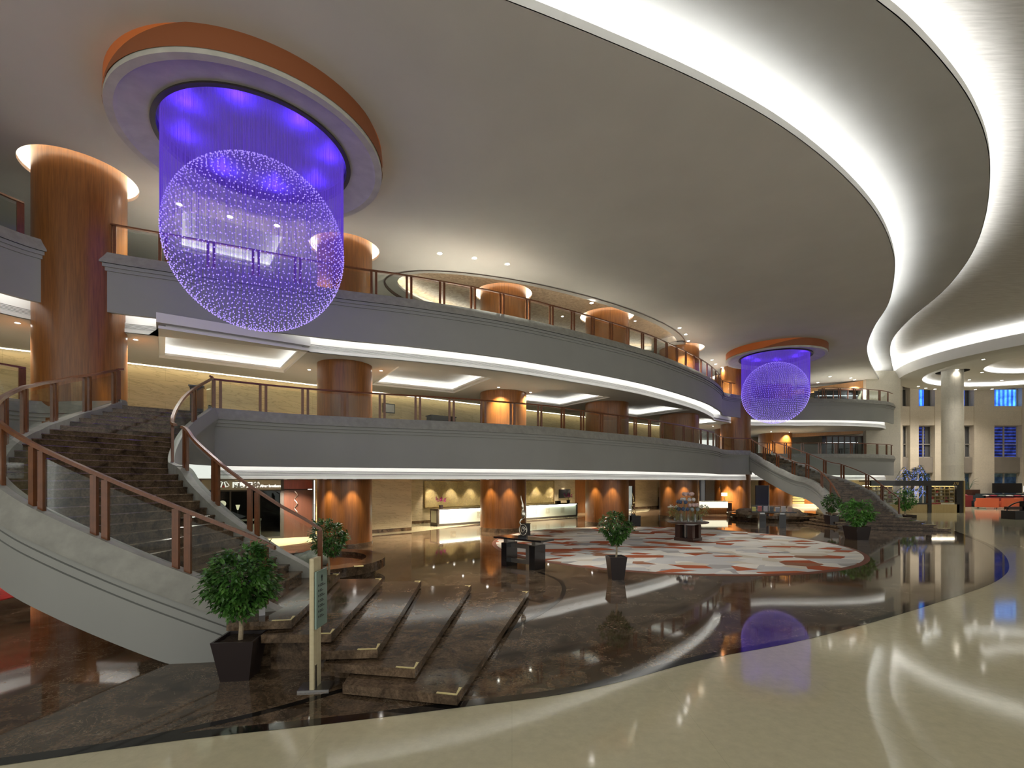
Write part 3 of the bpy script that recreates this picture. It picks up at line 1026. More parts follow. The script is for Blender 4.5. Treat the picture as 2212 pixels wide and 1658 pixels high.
rootL, IL, OL = staircase('near curved marble staircase with white stringers at the left of the lobby', SL, (-4, 8, 0))
stringer(rootL, OL, -.55, 29.6, -1, CURBP, 'curb', CURB)
stringer(rootL, OL, -.55, 29.6, -1, face_prof(1.22))
# inner side: stone curb down the lower flight, tall plaster face along the upper flight
stringer(rootL, IL, -.9, 15.6, 1, [(-.02, .13), (.22, .13), (.24, -.55), (-.02, -.55)], 'curb', CURB)
def inner_face(k, z):
    bot = min(2.94, z - .62) - z
    return [(-.02, .15), (.10, .15), (.20, -.14), (.20, -.19), (.165, -.19), (.165, -.29), (.13, -.29), (.13, -.39), (.10, -.39), (.10, bot), (-.02, bot)]
stringer(rootL, IL, 15.2, 29.4, 1, inner_face)
# plaster underside
def underside(root, I, O, k0=1.5, k1=29):
    ks = [k0 + (k1 - k0) * i / 60 for i in range(61)]
    vs, fs = [], []
    for k in ks:
        a, bq = O(k), I(k)
        z = max(hk(k) - .55, .02)
        vs += [(a.x, a.y, max(hk(k) - 1.0, .02)), (bq.x, bq.y, z)]
    for i in range(60):
        fs.append((2*i, 2*i+1, 2*i+3, 2*i+2))
    MB().add(vs, fs).build('underside', FASCIA, root)
underside(rootL, IL, OL)

def rail_on(label, fn, ks, k0, k1, side, off, up, single=(False, False), pair=.17, **kw):
    n = max(12, int((k1 - k0) * 5))
    kk = [k0 + (k1 - k0) * i / (n - 1) for i in range(n)]
    base = [fn(k) for k in kk]
    nn = normals2(base)
    path = [Vector((p.x + m.x * off * side, p.y + m.y * off * side, hk(k) + up)) for p, m, k in zip(base, nn, kk)]
    s = arclen(path)
    sts = []
    for q in ks:
        t = (q - k0) / (k1 - k0) * (n - 1)
        i = min(int(t), n - 2)
        sts.append(s[i] + (s[i + 1] - s[i]) * (t - i))
    return railing('railing', label, path, sts, pair, single, post=(.085, .05), **kw)
rail_on('outer stair railing sweeping up the near staircase from beside the potted ficus', OL, [.5, 3.95, 7.55, 10.6, 13.3, 15.8, 18.0, 20.2, 23.1, 26.2, 28.85], -.3, 29.3, -1, .09, .07)
rail_on('short inner railing on the lower flight of the near staircase', IL, [-.55, 5.4, 9.7, 14.9], -.65, 15.3, 1, .11, .13, (True, False))
rail_on('short inner railing on the upper flight of the near staircase', IL, [16.0, 25.0, 29.0], 15.6, 29.3, 1, .06, .15, (True, True))

# broad fanned bottom slabs of the near staircase
def slab(root, poly, top, th=.105, inset=.14):
    m = MB().prism(poly, top - th, top)
    o = m.build('slab', EMP_STEP, root, smooth=0)
    c = sum((Vector((p[0], p[1])) for p in poly), Vector((0, 0))) / len(poly)
    ins = []
    for p in poly:
        d = c - Vector((p[0], p[1]))
        ins.append(Vector((p[0], p[1])) + d.normalized() * min(inset * 1.6, d.length * .3))
    MB().prism(ins, 0, top - th).build('slab_base', EMP_STEP, root, smooth=0)
    return o
def strip_L(par, corner, d1, d2, top, l1=.24, l2=.2, w=.035):
    m = MB()
    d1, d2 = d1.normalized(), d2.normalized()
    c = Vector((corner.x, corner.y)) + (d1 + d2) * .012
    m.prism([c, c + d1 * l1, c + d1 * l1 + d2 * w, c + d2 * w + d1 * w * .5], top + .001, top + .006)
    m.prism([c, c + d2 * w + d1 * w * .5, c + d2 * l2 + d1 * w, c + d2 * l2], top + .001, top + .006)
    return tag(m.build('edge_strip', GOLD, par, smooth=0), 'yellow corner strip')
SLAB_PX = [((740, 1478), (988, 1502.6), (1141.8, 1276.5)), ((699, 1431), (897, 1445), (1018.3, 1263.5)), ((652, 1407), (815.6, 1402.5), (910, 1254)),
           ((563.5, 1371), (715.5, 1369), (826, 1248.7)), ((489, 1345), (630, 1339.5), (734, 1238.7))]
for i, (a, bq, c) in enumerate(SLAB_PX):
    t = RISE * (i + 1)
    A, B_, C_ = G(*a, t), G(*bq, t), G(*c, t)
    A, B_, C_ = (Vector((v.x, v.y)) for v in (A, B_, C_))
    if i < 4:
        D = Vector((C_.x - 1.5, C_.y - .15))
        poly = [A, B_, C_, D]
        poly.append(Vector((A.x - .1, A.y + 1.2)))
    else:
        poly = [A, B_, C_, Vector((-3.7, 9.35)), Vector((-4.05, 9.1)), Vector((-3.8, 6.9))]
    o = slab(rootL, poly, t)
    strip_L(o, B_, A - B_, C_ - B_, t)
    strip_L(o, C_, D - C_ if i < 4 else Vector((-1, 0)), B_ - C_, t, .12, .14)

# ------------------------------------------------------------------ far staircase
rootR, IR, OR = staircase('far curved marble staircase at the right leading up to the mezzanine', SR, (20, 27, 0))
stringer(rootR, OR, -.55, 29.6, -1, CURBP, 'curb', CURB)
stringer(rootR, OR, -.55, 29.6, -1, face_prof(1.3))
stringer(rootR, IR, -.55, 29.6, 1, CURBP, 'curb', CURB)
stringer(rootR, IR, -.55, 29.6, 1, face_prof(1.0))
underside(rootR, IR, OR)
rail_on('left railing of the far staircase, beside the round rock pool', OR, [-.2, 6, 10.6, 14.8, 16.6, 20.5, 24.5, 28.5], -.4, 29.3, -1, .09, .07, (True, False))
rail_on('right railing of the far staircase, in front of the bookshop', IR, [-.2, 5, 9.8, 14.6, 17.2, 21, 25, 28.6], -.4, 29.3, 1, .09, .07, (True, False))
RS = [((17.1, 25.3), (21.8, 23.9)), ((17.45, 26.0), None), ((17.8, 26.6), None), ((18.1, 27.1), None), ((18.4, 27.5), None)]
RPX = [None, (2023, 1132.6), (1998, 1125.6), (1971, 1118), (1950, 1111)]
for i in range(5):
    t = RISE * (i + 1)
    A = Vector(RS[i][0])
    if RPX[i]:
        g = G(*RPX[i], t)
        B_ = Vector((g.x, g.y))
    else:
        B_ = Vector(RS[i][1])
    mid = (A + B_) / 2 + Vector((-.25, -.35)) * (.9 - .15 * i)
    C_ = Vector((B_.x + .05, 27.9))
    poly = [A, mid, B_, C_, Vector((A.x + .1, 28.4))]
    o = slab(rootR, poly, t, .1, .08)
    strip_L(o, B_, A - B_, C_ - B_, t, .5, .1, .06)
    strip_L(o, A, B_ - A, Vector((.1, 1)), t, .5, .1, .06)

# ================================================================== chandeliers
VIO = M_emit('violet_fibre', (.20, .09, 1.0), .36)
BEAD = M_emit('violet_bead', (.36, .26, 1.0), 1.2)
CAPM = M_plain('cap_mirror', (.34, .30, .5), .5)
def chandelier(loc, label):
    r = thing('chandelier', label, 'chandelier', loc, 'crystal globe chandeliers')
    rnd = random.Random(4)
    z0, R0 = 10.78, 3.05
    MB().lathe((0, 0, 0), [(R0, z0 + .12), (R0, Z_C0 + .05)], 96).build('drum', ORANGE, r, local=True)
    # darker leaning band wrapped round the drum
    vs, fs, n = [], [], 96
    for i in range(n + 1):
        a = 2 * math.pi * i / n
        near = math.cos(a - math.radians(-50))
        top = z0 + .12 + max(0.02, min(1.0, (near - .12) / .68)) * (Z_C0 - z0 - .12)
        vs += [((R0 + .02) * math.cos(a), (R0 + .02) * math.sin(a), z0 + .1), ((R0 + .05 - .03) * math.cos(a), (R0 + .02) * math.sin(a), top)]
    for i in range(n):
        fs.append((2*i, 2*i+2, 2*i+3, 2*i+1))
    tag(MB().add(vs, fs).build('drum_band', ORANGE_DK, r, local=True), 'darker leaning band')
    MB().lathe((0, 0, 0), [(R0, z0 + .13), (R0, z0), (R0 - .17, z0), (R0 - .24, z0 + .05), (2.28, z0 + .14), (2.22, z0 + .14)], 96).build('dish', DISC, r, local=True)
    MB().lathe((0, 0, 0), [(2.22, z0 + .14), (2.24, z0 + .08), (2.13, z0 + .08), (2.13, z0 + .3)], 96).build('dish_rim', M_plain('dark_rim_%d' % len(bpy.data.materials), (.05, .04, .045), .4), r, local=True)
    MB().lathe((0, 0, 0), [(2.13, z0 + .3), (.01, z0 + .3)], 64).build('canopy', CAPM, r, local=True)
    # crystal globe and the fibres it hangs on
    zc, RG = 8.48, 2.06
    beads, fib = MB(), MB()
    octf = [(0, 2, 4), (2, 1, 4), (1, 3, 4), (3, 0, 4), (2, 0, 5), (1, 2, 5), (3, 1, 5), (0, 3, 5)]
    rows = 46
    for j in range(rows):
        ph = math.pi * (j + .5) / rows
        cnt = max(4, int(2 * math.pi * RG * math.sin(ph) / .128))
        for i in range(cnt):
            a = 2 * math.pi * (i + rnd.uniform(-.18, .18) + (j % 2) * .5) / cnt
            p = ph + rnd.uniform(-.008, .008)
            x, y, z = RG * math.sin(p) * math.cos(a), RG * math.sin(p) * math.sin(a), zc + RG * math.cos(p)
            s = .019
            beads.add([(x+s, y, z), (x-s, y, z), (x, y+s, z), (x, y-s, z), (x, y, z+s), (x, y, z-s)], octf)
            w = .0009
            top = z0 + .3
            fib.add([(x - w, y - w, z), (x + w, y - w, z), (x, y + w, z), (x - w, y - w, top), (x + w, y - w, top), (x, y + w, top)],
                    [(0, 1, 4, 3), (1, 2, 5, 4), (2, 0, 3, 5)])
    # extra outer fibres that make the straight veil
    for i in range(520):
        a = 2 * math.pi * i / 520
        x, y = 2.05 * math.cos(a), 2.05 * math.sin(a)
        w = .0011
        fib.add([(x - w, y - w, zc - .2), (x + w, y - w, zc - .2), (x, y + w, zc - .2), (x - w, y - w, z0 + .3), (x + w, y - w, z0 + .3), (x, y + w, z0 + .3)],
                [(0, 1, 4, 3), (1, 2, 5, 4), (2, 0, 3, 5)])
    tag(beads.build('crystal_beads', BEAD, r, local=True), 'glowing violet crystal beads', kind='stuff')
    tag(fib.build('fibres', VIO, r, smooth=0, local=True), 'fine violet hanging fibres', kind='stuff')
    for i in range(8):
        a = 2 * math.pi * (i + .3) / 8
        ld = bpy.data.lights.new('violet_led', 'SPOT')
        ld.energy = 20
        ld.color = (.085, .022, 1.0)
        ld.spot_size = math.radians(150)
        ld.shadow_soft_size = .03
        lo = bpy.data.objects.new('violet_led', ld)
        COL.objects.link(lo)
        lo.parent = r
        lo.location = (1.7 * math.cos(a), 1.7 * math.sin(a), z0 + .06)
        lo.rotation_euler = (math.pi, 0, 0)
    return r
ch1 = chandelier((-6.5, 12.35, 0), 'large violet crystal globe chandelier hanging above the near staircase')
ch2 = copy_tree(ch1)
ch2.location = (17.9, 32.8, 0)
ch2['label'] = 'distant violet crystal globe chandelier hanging before the far balcony'

# ================================================================== ceiling spotlights
def make_spot(name, label, group, energy, angle, colr, r=.075, blend=.6):
    t = thing(name, label, 'ceiling light', (0, 0, 0), group)
    MB().lathe((0, 0, 0), [(r * 1.35, -.012), (r * 1.35, 0), (r, 0)], 16).build('trim_ring', WHITE, t, local=True)
    MB().lathe((0, 0, 0), [(r, -.004), (.001, -.004)], 16).build('lens', LAMP, t, local=True)
    ld = bpy.data.lights.new('spot_lamp', 'SPOT')
    ld.energy = energy
    ld.color = colr
    ld.spot_size = math.radians(angle)
    ld.spot_blend = blend
    ld.shadow_soft_size = .06
    lo = bpy.data.objects.new('spot_lamp', ld)
    COL.objects.link(lo)
    lo.parent = t
    lo.location = (0, 0, -.03)
    return t
def place_spots(proto, pts):
    for i, p in enumerate(pts):
        o = proto if i == 0 else copy_tree(proto)
        o.location = p
def CP(px, py, Z):
    return G(px, py, Z)
WARM = (1.0, .83, .62)
NEUT = (1.0, .93, .84)
pr = make_spot('downlight', 'bright star-like spotlight recessed in the upper ceiling', 'upper ceiling spotlights', SPOT * 5, 105, NEUT, .085)
place_spots(pr, [CP(*q, Z_C0 - .004) for q in ((950, 547), (1025, 557), (1096, 570), (1278, 654), (1468, 708), (1481, 722), (1487, 736), (1538, 777), (1546, 786), (1560, 793),
                                               (1767, 826), (1793, 813), (1838, 816), (1846, 820), (387, 441), (497, 468), (598, 487))])
pr = make_spot('downlight', 'small spotlight set inside the oval ceiling recess', 'oval recess spotlights', SPOT * 1.2, 100, NEUT, .06)
place_spots(pr, [CP(*q, Z_C0 + .545) for q in ((967, 580), (1215, 683), (1372, 693))])
pr = make_spot('downlight', 'small warm spotlight in the mezzanine ceiling', 'mezzanine ceiling spotlights', SPOT * 3.0, 120, WARM, .05)
place_spots(pr, [CP(*q, Z_MC - .004) for q in ((38, 697), (293, 733), (668, 798), (823, 800), (1077, 836), (1146, 847), (1275, 875), (1474, 900), (1540, 920), (1666, 932), (1705, 933))])
pr = make_spot('downlight', 'small spotlight in the round canopy over the lounge', 'lounge canopy spotlights', SPOT * 3.2, 120, NEUT, .09)
place_spots(pr, [CP(px, py, Z) for px, py, Z in ((2124, 776, KZ + .375), (2121, 804, KZ + .375), (2094, 820, KZ + .375), (2164, 821, KZ + .375),
                  (1984, 834, KZ - .004), (2000, 838, KZ - .004), (2020, 840, KZ - .004), (2107, 841, KZ - .004), (2143, 840, KZ - .004))])
pr = make_spot('downlight', 'dim little spot in the canopy just in front of the pale stone column', 'stone column spots', SPOT * .25, 120, NEUT, .09)
place_spots(pr, [CP(2068, 798, KZ + .375), CP(2050, 806, KZ + .375)])
# ground floor: spots grazing the column faces and the reception wall
pts = []
for x, y, r, n in COLS:
    if n in ('F',):
        continue
    base = math.atan2(-y, -x)
    for d in (-.55, .25):
        a = base + d
        pts.append((x + (r + .3) * math.cos(a), y + (r + .3) * math.sin(a), Z_GC - .004))
pr = make_spot('downlight', 'warm ceiling spot grazing the face of a wood column on the ground floor', 'column spots', SPOT * .62, 75, WARM, .05)
place_spots(pr, pts)
pts = []
for i in range(9):
    t = 1.2 + i * 1.45
    q = along(t)
    pts.append((q[0] + .656 * .45, q[1] - .755 * .45, Z_GC - .004))
pr = make_spot('downlight', 'warm ceiling spot washing the relief wall behind the reception desk', 'reception wall spots', SPOT * .8, 80, WARM, .05)
place_spots(pr, pts)
pr = make_spot('downlight', 'added warm fill spot in the ground floor ceiling by the shops', 'added ground floor fill spots', SPOT * 6, 130, WARM, .05)  # fill lamps added to brighten the ground floor
place_spots(pr, [(-13, 18.2, Z_GC - .004), (-9.5, 20.2, Z_GC - .004), (-3.4, 20.6, Z_GC - .004), (-2.6, 25.6, Z_GC - .004), (2.2, 29.2, Z_GC - .004), (8.7, 36.5, Z_GC - .004), (13.0, 39.5, Z_GC - .004),
                 (15.6, 36.4, Z_GC - .004), (21.5, 41, Z_GC - .004), (28.5, 45, Z_GC - .004), (-15, 12.5, Z_GC - .004), (-17, 9, Z_GC - .004)])

# ================================================================== plants
def leaf_cloud(rnd, n, size, shape):
    m = MB()
    for _ in range(n):
        p, outd = shape(rnd)
        d = (outd + Vector((rnd.gauss(0, .5), rnd.gauss(0, .5), rnd.gauss(-.35, .4)))).normalized()
        sdir = d.cross(Vector((rnd.gauss(0, .4), rnd.gauss(0, .4), 1))).normalized()
        nrm = sdir.cross(d)
        L = size * rnd.uniform(.7, 1.25)
        w = L * .27
        a = p
        mid = p + d * L * .45 - nrm * L * .04
        m.add([a, mid + sdir * w + nrm * L * .06, p + d * L - nrm * L * .12, mid - sdir * w + nrm * L * .06, mid], [(0, 1, 4), (1, 2, 4), (0, 4, 3), (3, 4, 2)])
    return m
def crown(rx, rz, cz, drop=0.0):
    rc = random.Random(int(rx * 1000 + cz * 100))
    cl = []
    while len(cl) < 90:
        x, y, z = rc.uniform(-1, 1), rc.uniform(-1, 1), rc.uniform(-1, 1)
        q = x*x + y*y + z*z
        if .05 < q < .92 and rc.random() < q + .2:
            cl.append((x, y, z, rc.uniform(.14, .27)))
    def f(rnd):
        x, y, z, s = cl[rnd.randrange(len(cl))]
        x, y, z = x + rnd.gauss(0, s * .55), y + rnd.gauss(0, s * .55), z + rnd.gauss(0, s * .5)
        k = 1.0
        if z < 0:
            k = max(.25, 1 - drop * (-z))
        v = Vector((x * rx * k, y * rx * k, cz + z * rz))
        return v, Vector((x, y, z * .5)).normalized()
    return f
def ficus(label, loc, pot_w, pot_h, crown_z, rx, rz, n, leaf, seed, drop=.3, taper=.72, rz_rot=0.0, group='potted ficus trees', leaf_mat=None):
    rnd = random.Random(seed)
    t = thing('potted_ficus', label, 'plant', loc, group, rz=rz_rot)
    m = MB()
    w, wb = pot_w / 2, pot_w / 2 * taper
    # tapered square pot with a rim
    def sq(h, z):
        return [(-h, -h, z), (h, -h, z), (h, h, z), (-h, h, z)]
    lv = [sq(wb, 0), sq(w, pot_h), sq(w - .025, pot_h), sq(w - .03, pot_h - .05)]
    vs = [v for l in lv for v in l]
    fs = [(3, 2, 1, 0)]
    for a in range(3):
        for i in range(4):
            fs.append((a*4 + i, a*4 + (i+1) % 4, a*4 + 4 + (i+1) % 4, a*4 + 4 + i))
    m.add(vs, fs).build('pot', POT, t, smooth=0, local=True)
    s = MB()
    g = 9
    for i in range(g + 1):
        for j in range(g + 1):
            h = w - .03
            s.v.append((-h + 2*h*i/g, -h + 2*h*j/g, pot_h - .045 + rnd.uniform(-.008, .012)))
    for i in range(g):
        for j in range(g):
            s.f.append((i*(g+1)+j, (i+1)*(g+1)+j, (i+1)*(g+1)+j+1, i*(g+1)+j+1))
    s.build('soil', SOIL, t, local=True)
    tr = MB()
    z0 = pot_h - .06
    zb = crown_z - rz * .75
    stem = [Vector((0, 0, z0)), Vector((.012, -.01, z0 + (zb - z0) * .5)), Vector((-.01, .0, zb))]
    rr = max(.02, pot_w * .062)
    tr.tube(cr(stem, .05), [rr * (1 - .25 * i / max(1, len(cr(stem, .05)) - 1)) for i in range(len(cr(stem, .05)))], 8)
    for k in range(7):
        a = 2.4 * k + rnd.uniform(-.3, .3)
        e = Vector((math.cos(a) * rx * .55, math.sin(a) * rx * .55, crown_z + rz * rnd.uniform(-.2, .5)))
        q = cr([stem[-1] - Vector((0, 0, .02)), stem[-1].lerp(e, .45) + Vector((0, 0, -.05 * rz)), e], .08)
        tr.tube(q, [rr * .55 * (1 - .75 * i / (len(q) - 1)) for i in range(len(q))], 5)
    tr.build('trunk', BARK, t, local=True)
    leaf_cloud(rnd, n, leaf, crown(rx, rz, crown_z, drop)).build('foliage', leaf_mat or LEAF, t, smooth=0, local=True)
    return t
ficus('bushy potted ficus in a tapered brown pot at the foot of the near staircase', (-3.48, 6.17, 0), .50, .51, 1.22, .42, .47, 4600, .075, 3, .25, .68, .12)
ficus('potted ficus behind the sign post beside the small round pool', (-4.02, 10.55, 0), .46, .45, 1.22, .37, .44, 2600, .07, 5, .35, .8, .3)
ficus('slender ficus in a tall black pot at the near edge of the round carpet', (2.66, 12.3, 0), .44, .58, 1.30, .39, .42, 2600, .075, 8, .55, .72, .1)
ficus('large brightly lit ficus in a dark pot in front of the far staircase', (14.75, 20.6, 0), .72, .56, 1.15, .63, .52, 2600, .12, 11, .2, .8, .2, leaf_mat=LEAF_LIT)
ficus('potted ficus between the rock pool and the foot of the far staircase', (17.45, 26.3, 0), .5, .62, 1.30, .42, .48, 1300, .11, 14, .3, .85, .0)
ficus('potted ficus in a low bowl on the cream floor in front of the bookshop', (26.6, 32.6, 0), .9, .2, 1.25, .62, .68, 1700, .13, 17, .2, 1.0, .3, leaf_mat=LEAF_LIT)

# ================================================================== near objects by the staircase
sg = thing('sign_post', 'pale wooden direction sign post with a green glass panel on a steel plate', 'sign', (-2.37, 5.82, 0))
da = math.radians(88)
dv = Vector((math.cos(da), math.sin(da)))
nv = Vector((dv.y, -dv.x))
MB().box((-2.37, 5.82, .012), (.36, .26, .024), .12).build('base_plate', STEEL, sg)
def obox(m, c, L, T, z0, z1, sh=0.0):
    a, bq = c - dv * L / 2, c + dv * L / 2
    m.prism([a - nv * T / 2, bq - nv * T / 2, bq + nv * T / 2, a + nv * T / 2], [z0] * 4, [z1, z1 + sh, z1 + sh, z1])
    return m
PALE = M_wood('pale_ash', (.58, .50, .30), (.72, .64, .43), (3, 3, 9), .5, .1)
obox(MB(), Vector((-2.37, 5.80)), .20, .052, .024, 1.575).build('post', PALE, sg, smooth=0)
obox(MB(), Vector((-2.37, 5.80)) - dv * .04, .05, .056, .024, .3).build('bracket', STEEL, sg, smooth=0)
SIGNG = M_plain('sign_glass', (.22, .31, .265), .15, 0, .6)
pc = Vector((-2.37, 5.80)) + nv * .048 + dv * .05
panel = obox(MB(), pc, .30, .022, .74, 1.42).build('sign_panel', SIGNG, sg, smooth=0)
INK = M_plain('sign_ink', (.02, .03, .03), .6)
tx = MB()
rnd = random.Random(2)
pf = pc + nv * .0125
def ink(u0, u1, z, h):
    a, bq = pf + dv * u0, pf + dv * u1
    tx.add([(a.x, a.y, z), (bq.x, bq.y, z), (bq.x, bq.y, z + h), (a.x, a.y, z + h)], [(0, 1, 2, 3)])
ink(-.012, .012, 1.285, .05)
a0 = pf - dv * .03
a1 = pf + dv * .03
tx.add([(a0.x, a0.y, 1.33), (a1.x, a1.y, 1.33), (pf.x, pf.y, 1.37)], [(0, 1, 2)])
for i in range(7):
    z = 1.235 - i * .062
    ink(-.105, -.075, z, .024)
    ink(-.06, -.06 + rnd.uniform(.05, .10), z + .014, .012)
    ink(-.06, -.06 + rnd.uniform(.09, .16), z - .004, .011)
tx.build('lettering', INK, panel, smooth=0)
ew = G(562, 1330, .66)
tag(MB().box((ew.x, ew.y + .05, .66 + .055), (.075, .06, .11), .5).build('white_box', M_plain('white_plastic', (.75, .75, .78), .4), smooth=0), 'small white box standing on the top slab behind the near ficus', 'box')

# round pool at the foot of the first column
def pool(label, c, ro, ri, h, n=64):
    p = thing('round_pool', label, 'pool', (c[0], c[1], 0), 'round rock pools')
    MB().lathe((c[0], c[1], 0), [(ro - .25, 0), (ro - .22, h * .3), (ro, h * .45), (ro, h), (ri, h), (ri, h - .12)], n).build('rim', EMP_STEP, p)
    wat = M_plain('pool_water', (.10, .035, .015), .03, 0, .8)
    MB().lathe((c[0], c[1], 0), [(ri + .02, h - .09), (.01, h - .09)], n).build('water', wat, p)
    return p
pool('round marble pool with dark water at the foot of the near staircase', (-5.35, 12.85), 1.9, 1.4, .42)
pool('round marble pool with rocks beside the far staircase', (17.55, 32.3), 2.9, 2.55, .32, 80)
def rock(label, c, s, seed, mat, group):
    rnd = random.Random(seed)
    bm = bmesh.new()
    bmesh.ops.create_icosphere(bm, subdivisions=3, radius=1)
    ph = [rnd.uniform(0, 6) for _ in range(6)]
    for v in bm.verts:
        x, y, z = v.co
        k = 1 + .12 * math.sin(3 * x + ph[0]) + .1 * math.sin(4 * y + ph[1]) + .1 * math.sin(5 * z + ph[2]) + .04 * math.sin(11 * x + 9 * y + ph[3])
        v.co = Vector((x * s[0] * k, y * s[1] * k, max(z * s[2] * k, -s[2] * .35)))
    for f in bm.faces:
        f.smooth = True
    me = bpy.data.meshes.new('rock')
    bm.to_mesh(me)
    bm.free()
    me.materials.append(mat)
    o = bpy.data.objects.new('rock', me)
    COL.objects.link(o)
    o.location = c
    return tag(o, label, 'rock', group)
RK1 = M_plaster('grey_green_rock', (.30, .32, .26), .35, .7, 6)
RK2 = M_plaster('brown_rock', (.22, .17, .12), .4, .8, 5)
rock('rounded grey-green boulder in the small pool by the near stair railing', (-5.2, 12.2, .42), (.42, .36, .36), 2, RK1, 'pool boulders')
rock('flat grey-green boulder partly hidden behind the near stair railing', (-6.2, 12.5, .40), (.55, .4, .26), 9, RK1, 'pool boulders')
rock('long brown rock at the left of the far pool', (15.9, 31.9, .30), (1.0, .6, .42), 5, RK2, 'pool rocks')
rock('big brown rock at the right of the far pool beside the stairs', (18.0, 31.2, .26), (.85, .7, .5), 6, RK2, 'pool rocks')
pl = G(775, 1222, .425)
tag(MB().box((pl.x, pl.y, .425), (.22, .16, .008), .35).build('warning_plate', GOLD, smooth=0), 'small yellow plate lying on the rim of the near pool', 'plate')

# red rug under the stairs, left edge of the picture
rd = [G(-160, 1215), G(20, 1232), G(70, 1280), G(-160, 1335)]
m = MB().prism([(p.x, p.y) for p in rd], 0, .012)
tag(m.build('red_rug', M_plaster('red_pile', (.38, .012, .014), .35, .95, 8), smooth=0), 'red rug seen below the near staircase at the left edge', 'rug')

# ================================================================== console with sculpture
def sculpture(t, c, s, mat):
    c = Vector(c)
    m = MB()
    m.box((c.x, c.y, c.z + .03 * s), (.22 * s, .16 * s, .06 * s), -.3)
    tag(m.build('sculpture_base', BLACK, t, smooth=0), 'black base')
    m = MB()
    ring_ = [c + Vector((.0 + .10 * s * math.cos(a), .02 * math.sin(a), .20 * s + .145 * s * math.sin(a))) for a in [2 * math.pi * i / 28 - .9 for i in range(29)]]
    m.tube(ring_, .014 * s, 6)
    sp = [c + Vector(((.065 - .0018 * i) * s * math.cos(.36 * i), .012, .20 * s + (.095 - .0027 * i) * s * math.sin(.36 * i))) for i in range(26)]
    m.tube(sp, .009 * s, 5)
    m.build('ring', mat, t)
    m = MB()
    body = [(-.05, .34), (-.09, .40), (-.06, .46), (-.01, .50), (.01, .56), (.015, .63), (.005, .70), (-.005, .80), (-.01, .90), (-.03, .98), (-.045, 1.03), (-.055, 1.13)]
    rad = [.016, .02, .024, .04, .068, .06, .034, .04, .028, .02, .012, .003]
    P = cr([Vector((x, 0, z)) for x, z in body], .02)
    s_ = arclen(P)
    ks = [(i / (len(body) - 1), r) for i, r in enumerate(rad)]
    m.tube([c + p * s for p in P], [interp(ks, d / s_[-1])[0] * s for d in s_], 10)
    m.build('figure', mat, t)
con = thing('console_table', 'black block-legged console table carrying the twisted sculpture', 'table', (.32, 14.0, 0))
ca = math.radians(-40)
cu_, cvv = Vector((math.cos(ca), math.sin(ca))), Vector((-math.sin(ca), math.cos(ca)))
c0 = Vector((.32, 14.0))
def cbox(m, u, v, su, sv, z0, z1):
    p = c0 + cu_ * u + cvv * v
    return m.box((p.x, p.y, (z0 + z1) / 2), (su, sv, z1 - z0), ca)
tag(cbox(MB(), 0, 0, 1.75, .62, .80, .85).build('table_top', M_plain('gloss_black_top', (.02, .017, .02), .05, 0, .8), con, smooth=0), 'polished dark top')
for u in (-.52, .52):
    m = MB()
    cbox(m, u, 0, .2, .5, 0, .68)
    m.build('leg', BLACK, con, smooth=0)
    cbox(MB(), u, 0, .13, .36, .68, .80).build('leg_block', STEEL, con, smooth=0)
m = MB()
cbox(m, 0, 0, .84, .1, .54, .66)
cbox(m, 0, 0, .84, .1, .10, .22)
cbox(m, .2, 0, .12, .1, .2, .56)
m.build('fret_panel', STEEL, con, smooth=0)
scu = thing('sculpture', 'silver gilt twisted figure sculpture standing on the black console table', 'sculpture', (.32, 14.05, .85))
sculpture(scu, (.32, 14.05, .85), 1.08, SILVER)
ped1 = thing('pedestal', 'black square pedestal in front of the column by the reception desk', 'pedestal', (.62, 22.1, 0), 'black pedestals')
MB().box((.62, 22.1, .27), (.42, .42, .54)).build('block', BLACK_MAT, ped1, smooth=0)
MB().box((.62, 22.1, .55), (.46, .46, .02)).build('cap', BLACK, ped1, smooth=0)
ped2 = thing('pedestal', 'black square pedestal carrying a golden figure right of the third column', 'pedestal', (6.95, 27.2, 0), 'black pedestals')
MB().box((6.95, 27.2, .26), (.5, .5, .52)).build('block', BLACK_MAT, ped2, smooth=0)
MB().box((6.95, 27.2, .53), (.54, .54, .02)).build('cap', BLACK, ped2, smooth=0)
scu2 = thing('sculpture', 'golden curved figure on the black pedestal near the gallery shop', 'sculpture', (6.85, 27.2, .54))
sculpture(scu2, (6.85, 27.2, .54), 1.15, BRASS)

# ================================================================== flower table on the carpet
FT = Vector((7.35, 20.1))
tb = thing('flower_table', 'round dark wood table with a square pedestal in the centre of the carpet', 'table', (FT.x, FT.y, 0))
MB().lathe((FT.x, FT.y, 0), [(.01, .75), (.78, .75), (.82, .77), (.82, .80), (.78, .815), (.01, .815)], 48).build('table_top', WOOD_DK, tb)
m = MB()
m.box((FT.x, FT.y, .08), (.82, .82, .13), .75)
m.build('pedestal_base', WOOD_DK, tb, smooth=0)
for sx, sy in ((-1, -1), (1, -1), (1, 1), (-1, 1)):
    q = Vector((sx * .27, sy * .27))
    q.rotate(Matrix.Rotation(.75, 2))
    MB().box((FT.x + q.x, FT.y + q.y, .41), (.22, .22, .54), .75).build('pedestal_leg', WOOD_DK, tb, smooth=0)
q = MB()
q.box((FT.x, FT.y, .42), (.5, .06, .5), .75)
q.box((FT.x, FT.y, .42), (.06, .5, .5), .75)
q.build('fret_panel', STEEL, tb, smooth=0)
MB().lathe((FT.x, FT.y, 0), [(.42, .69), (.42, .75)], 32).build('neck', STEEL, tb)
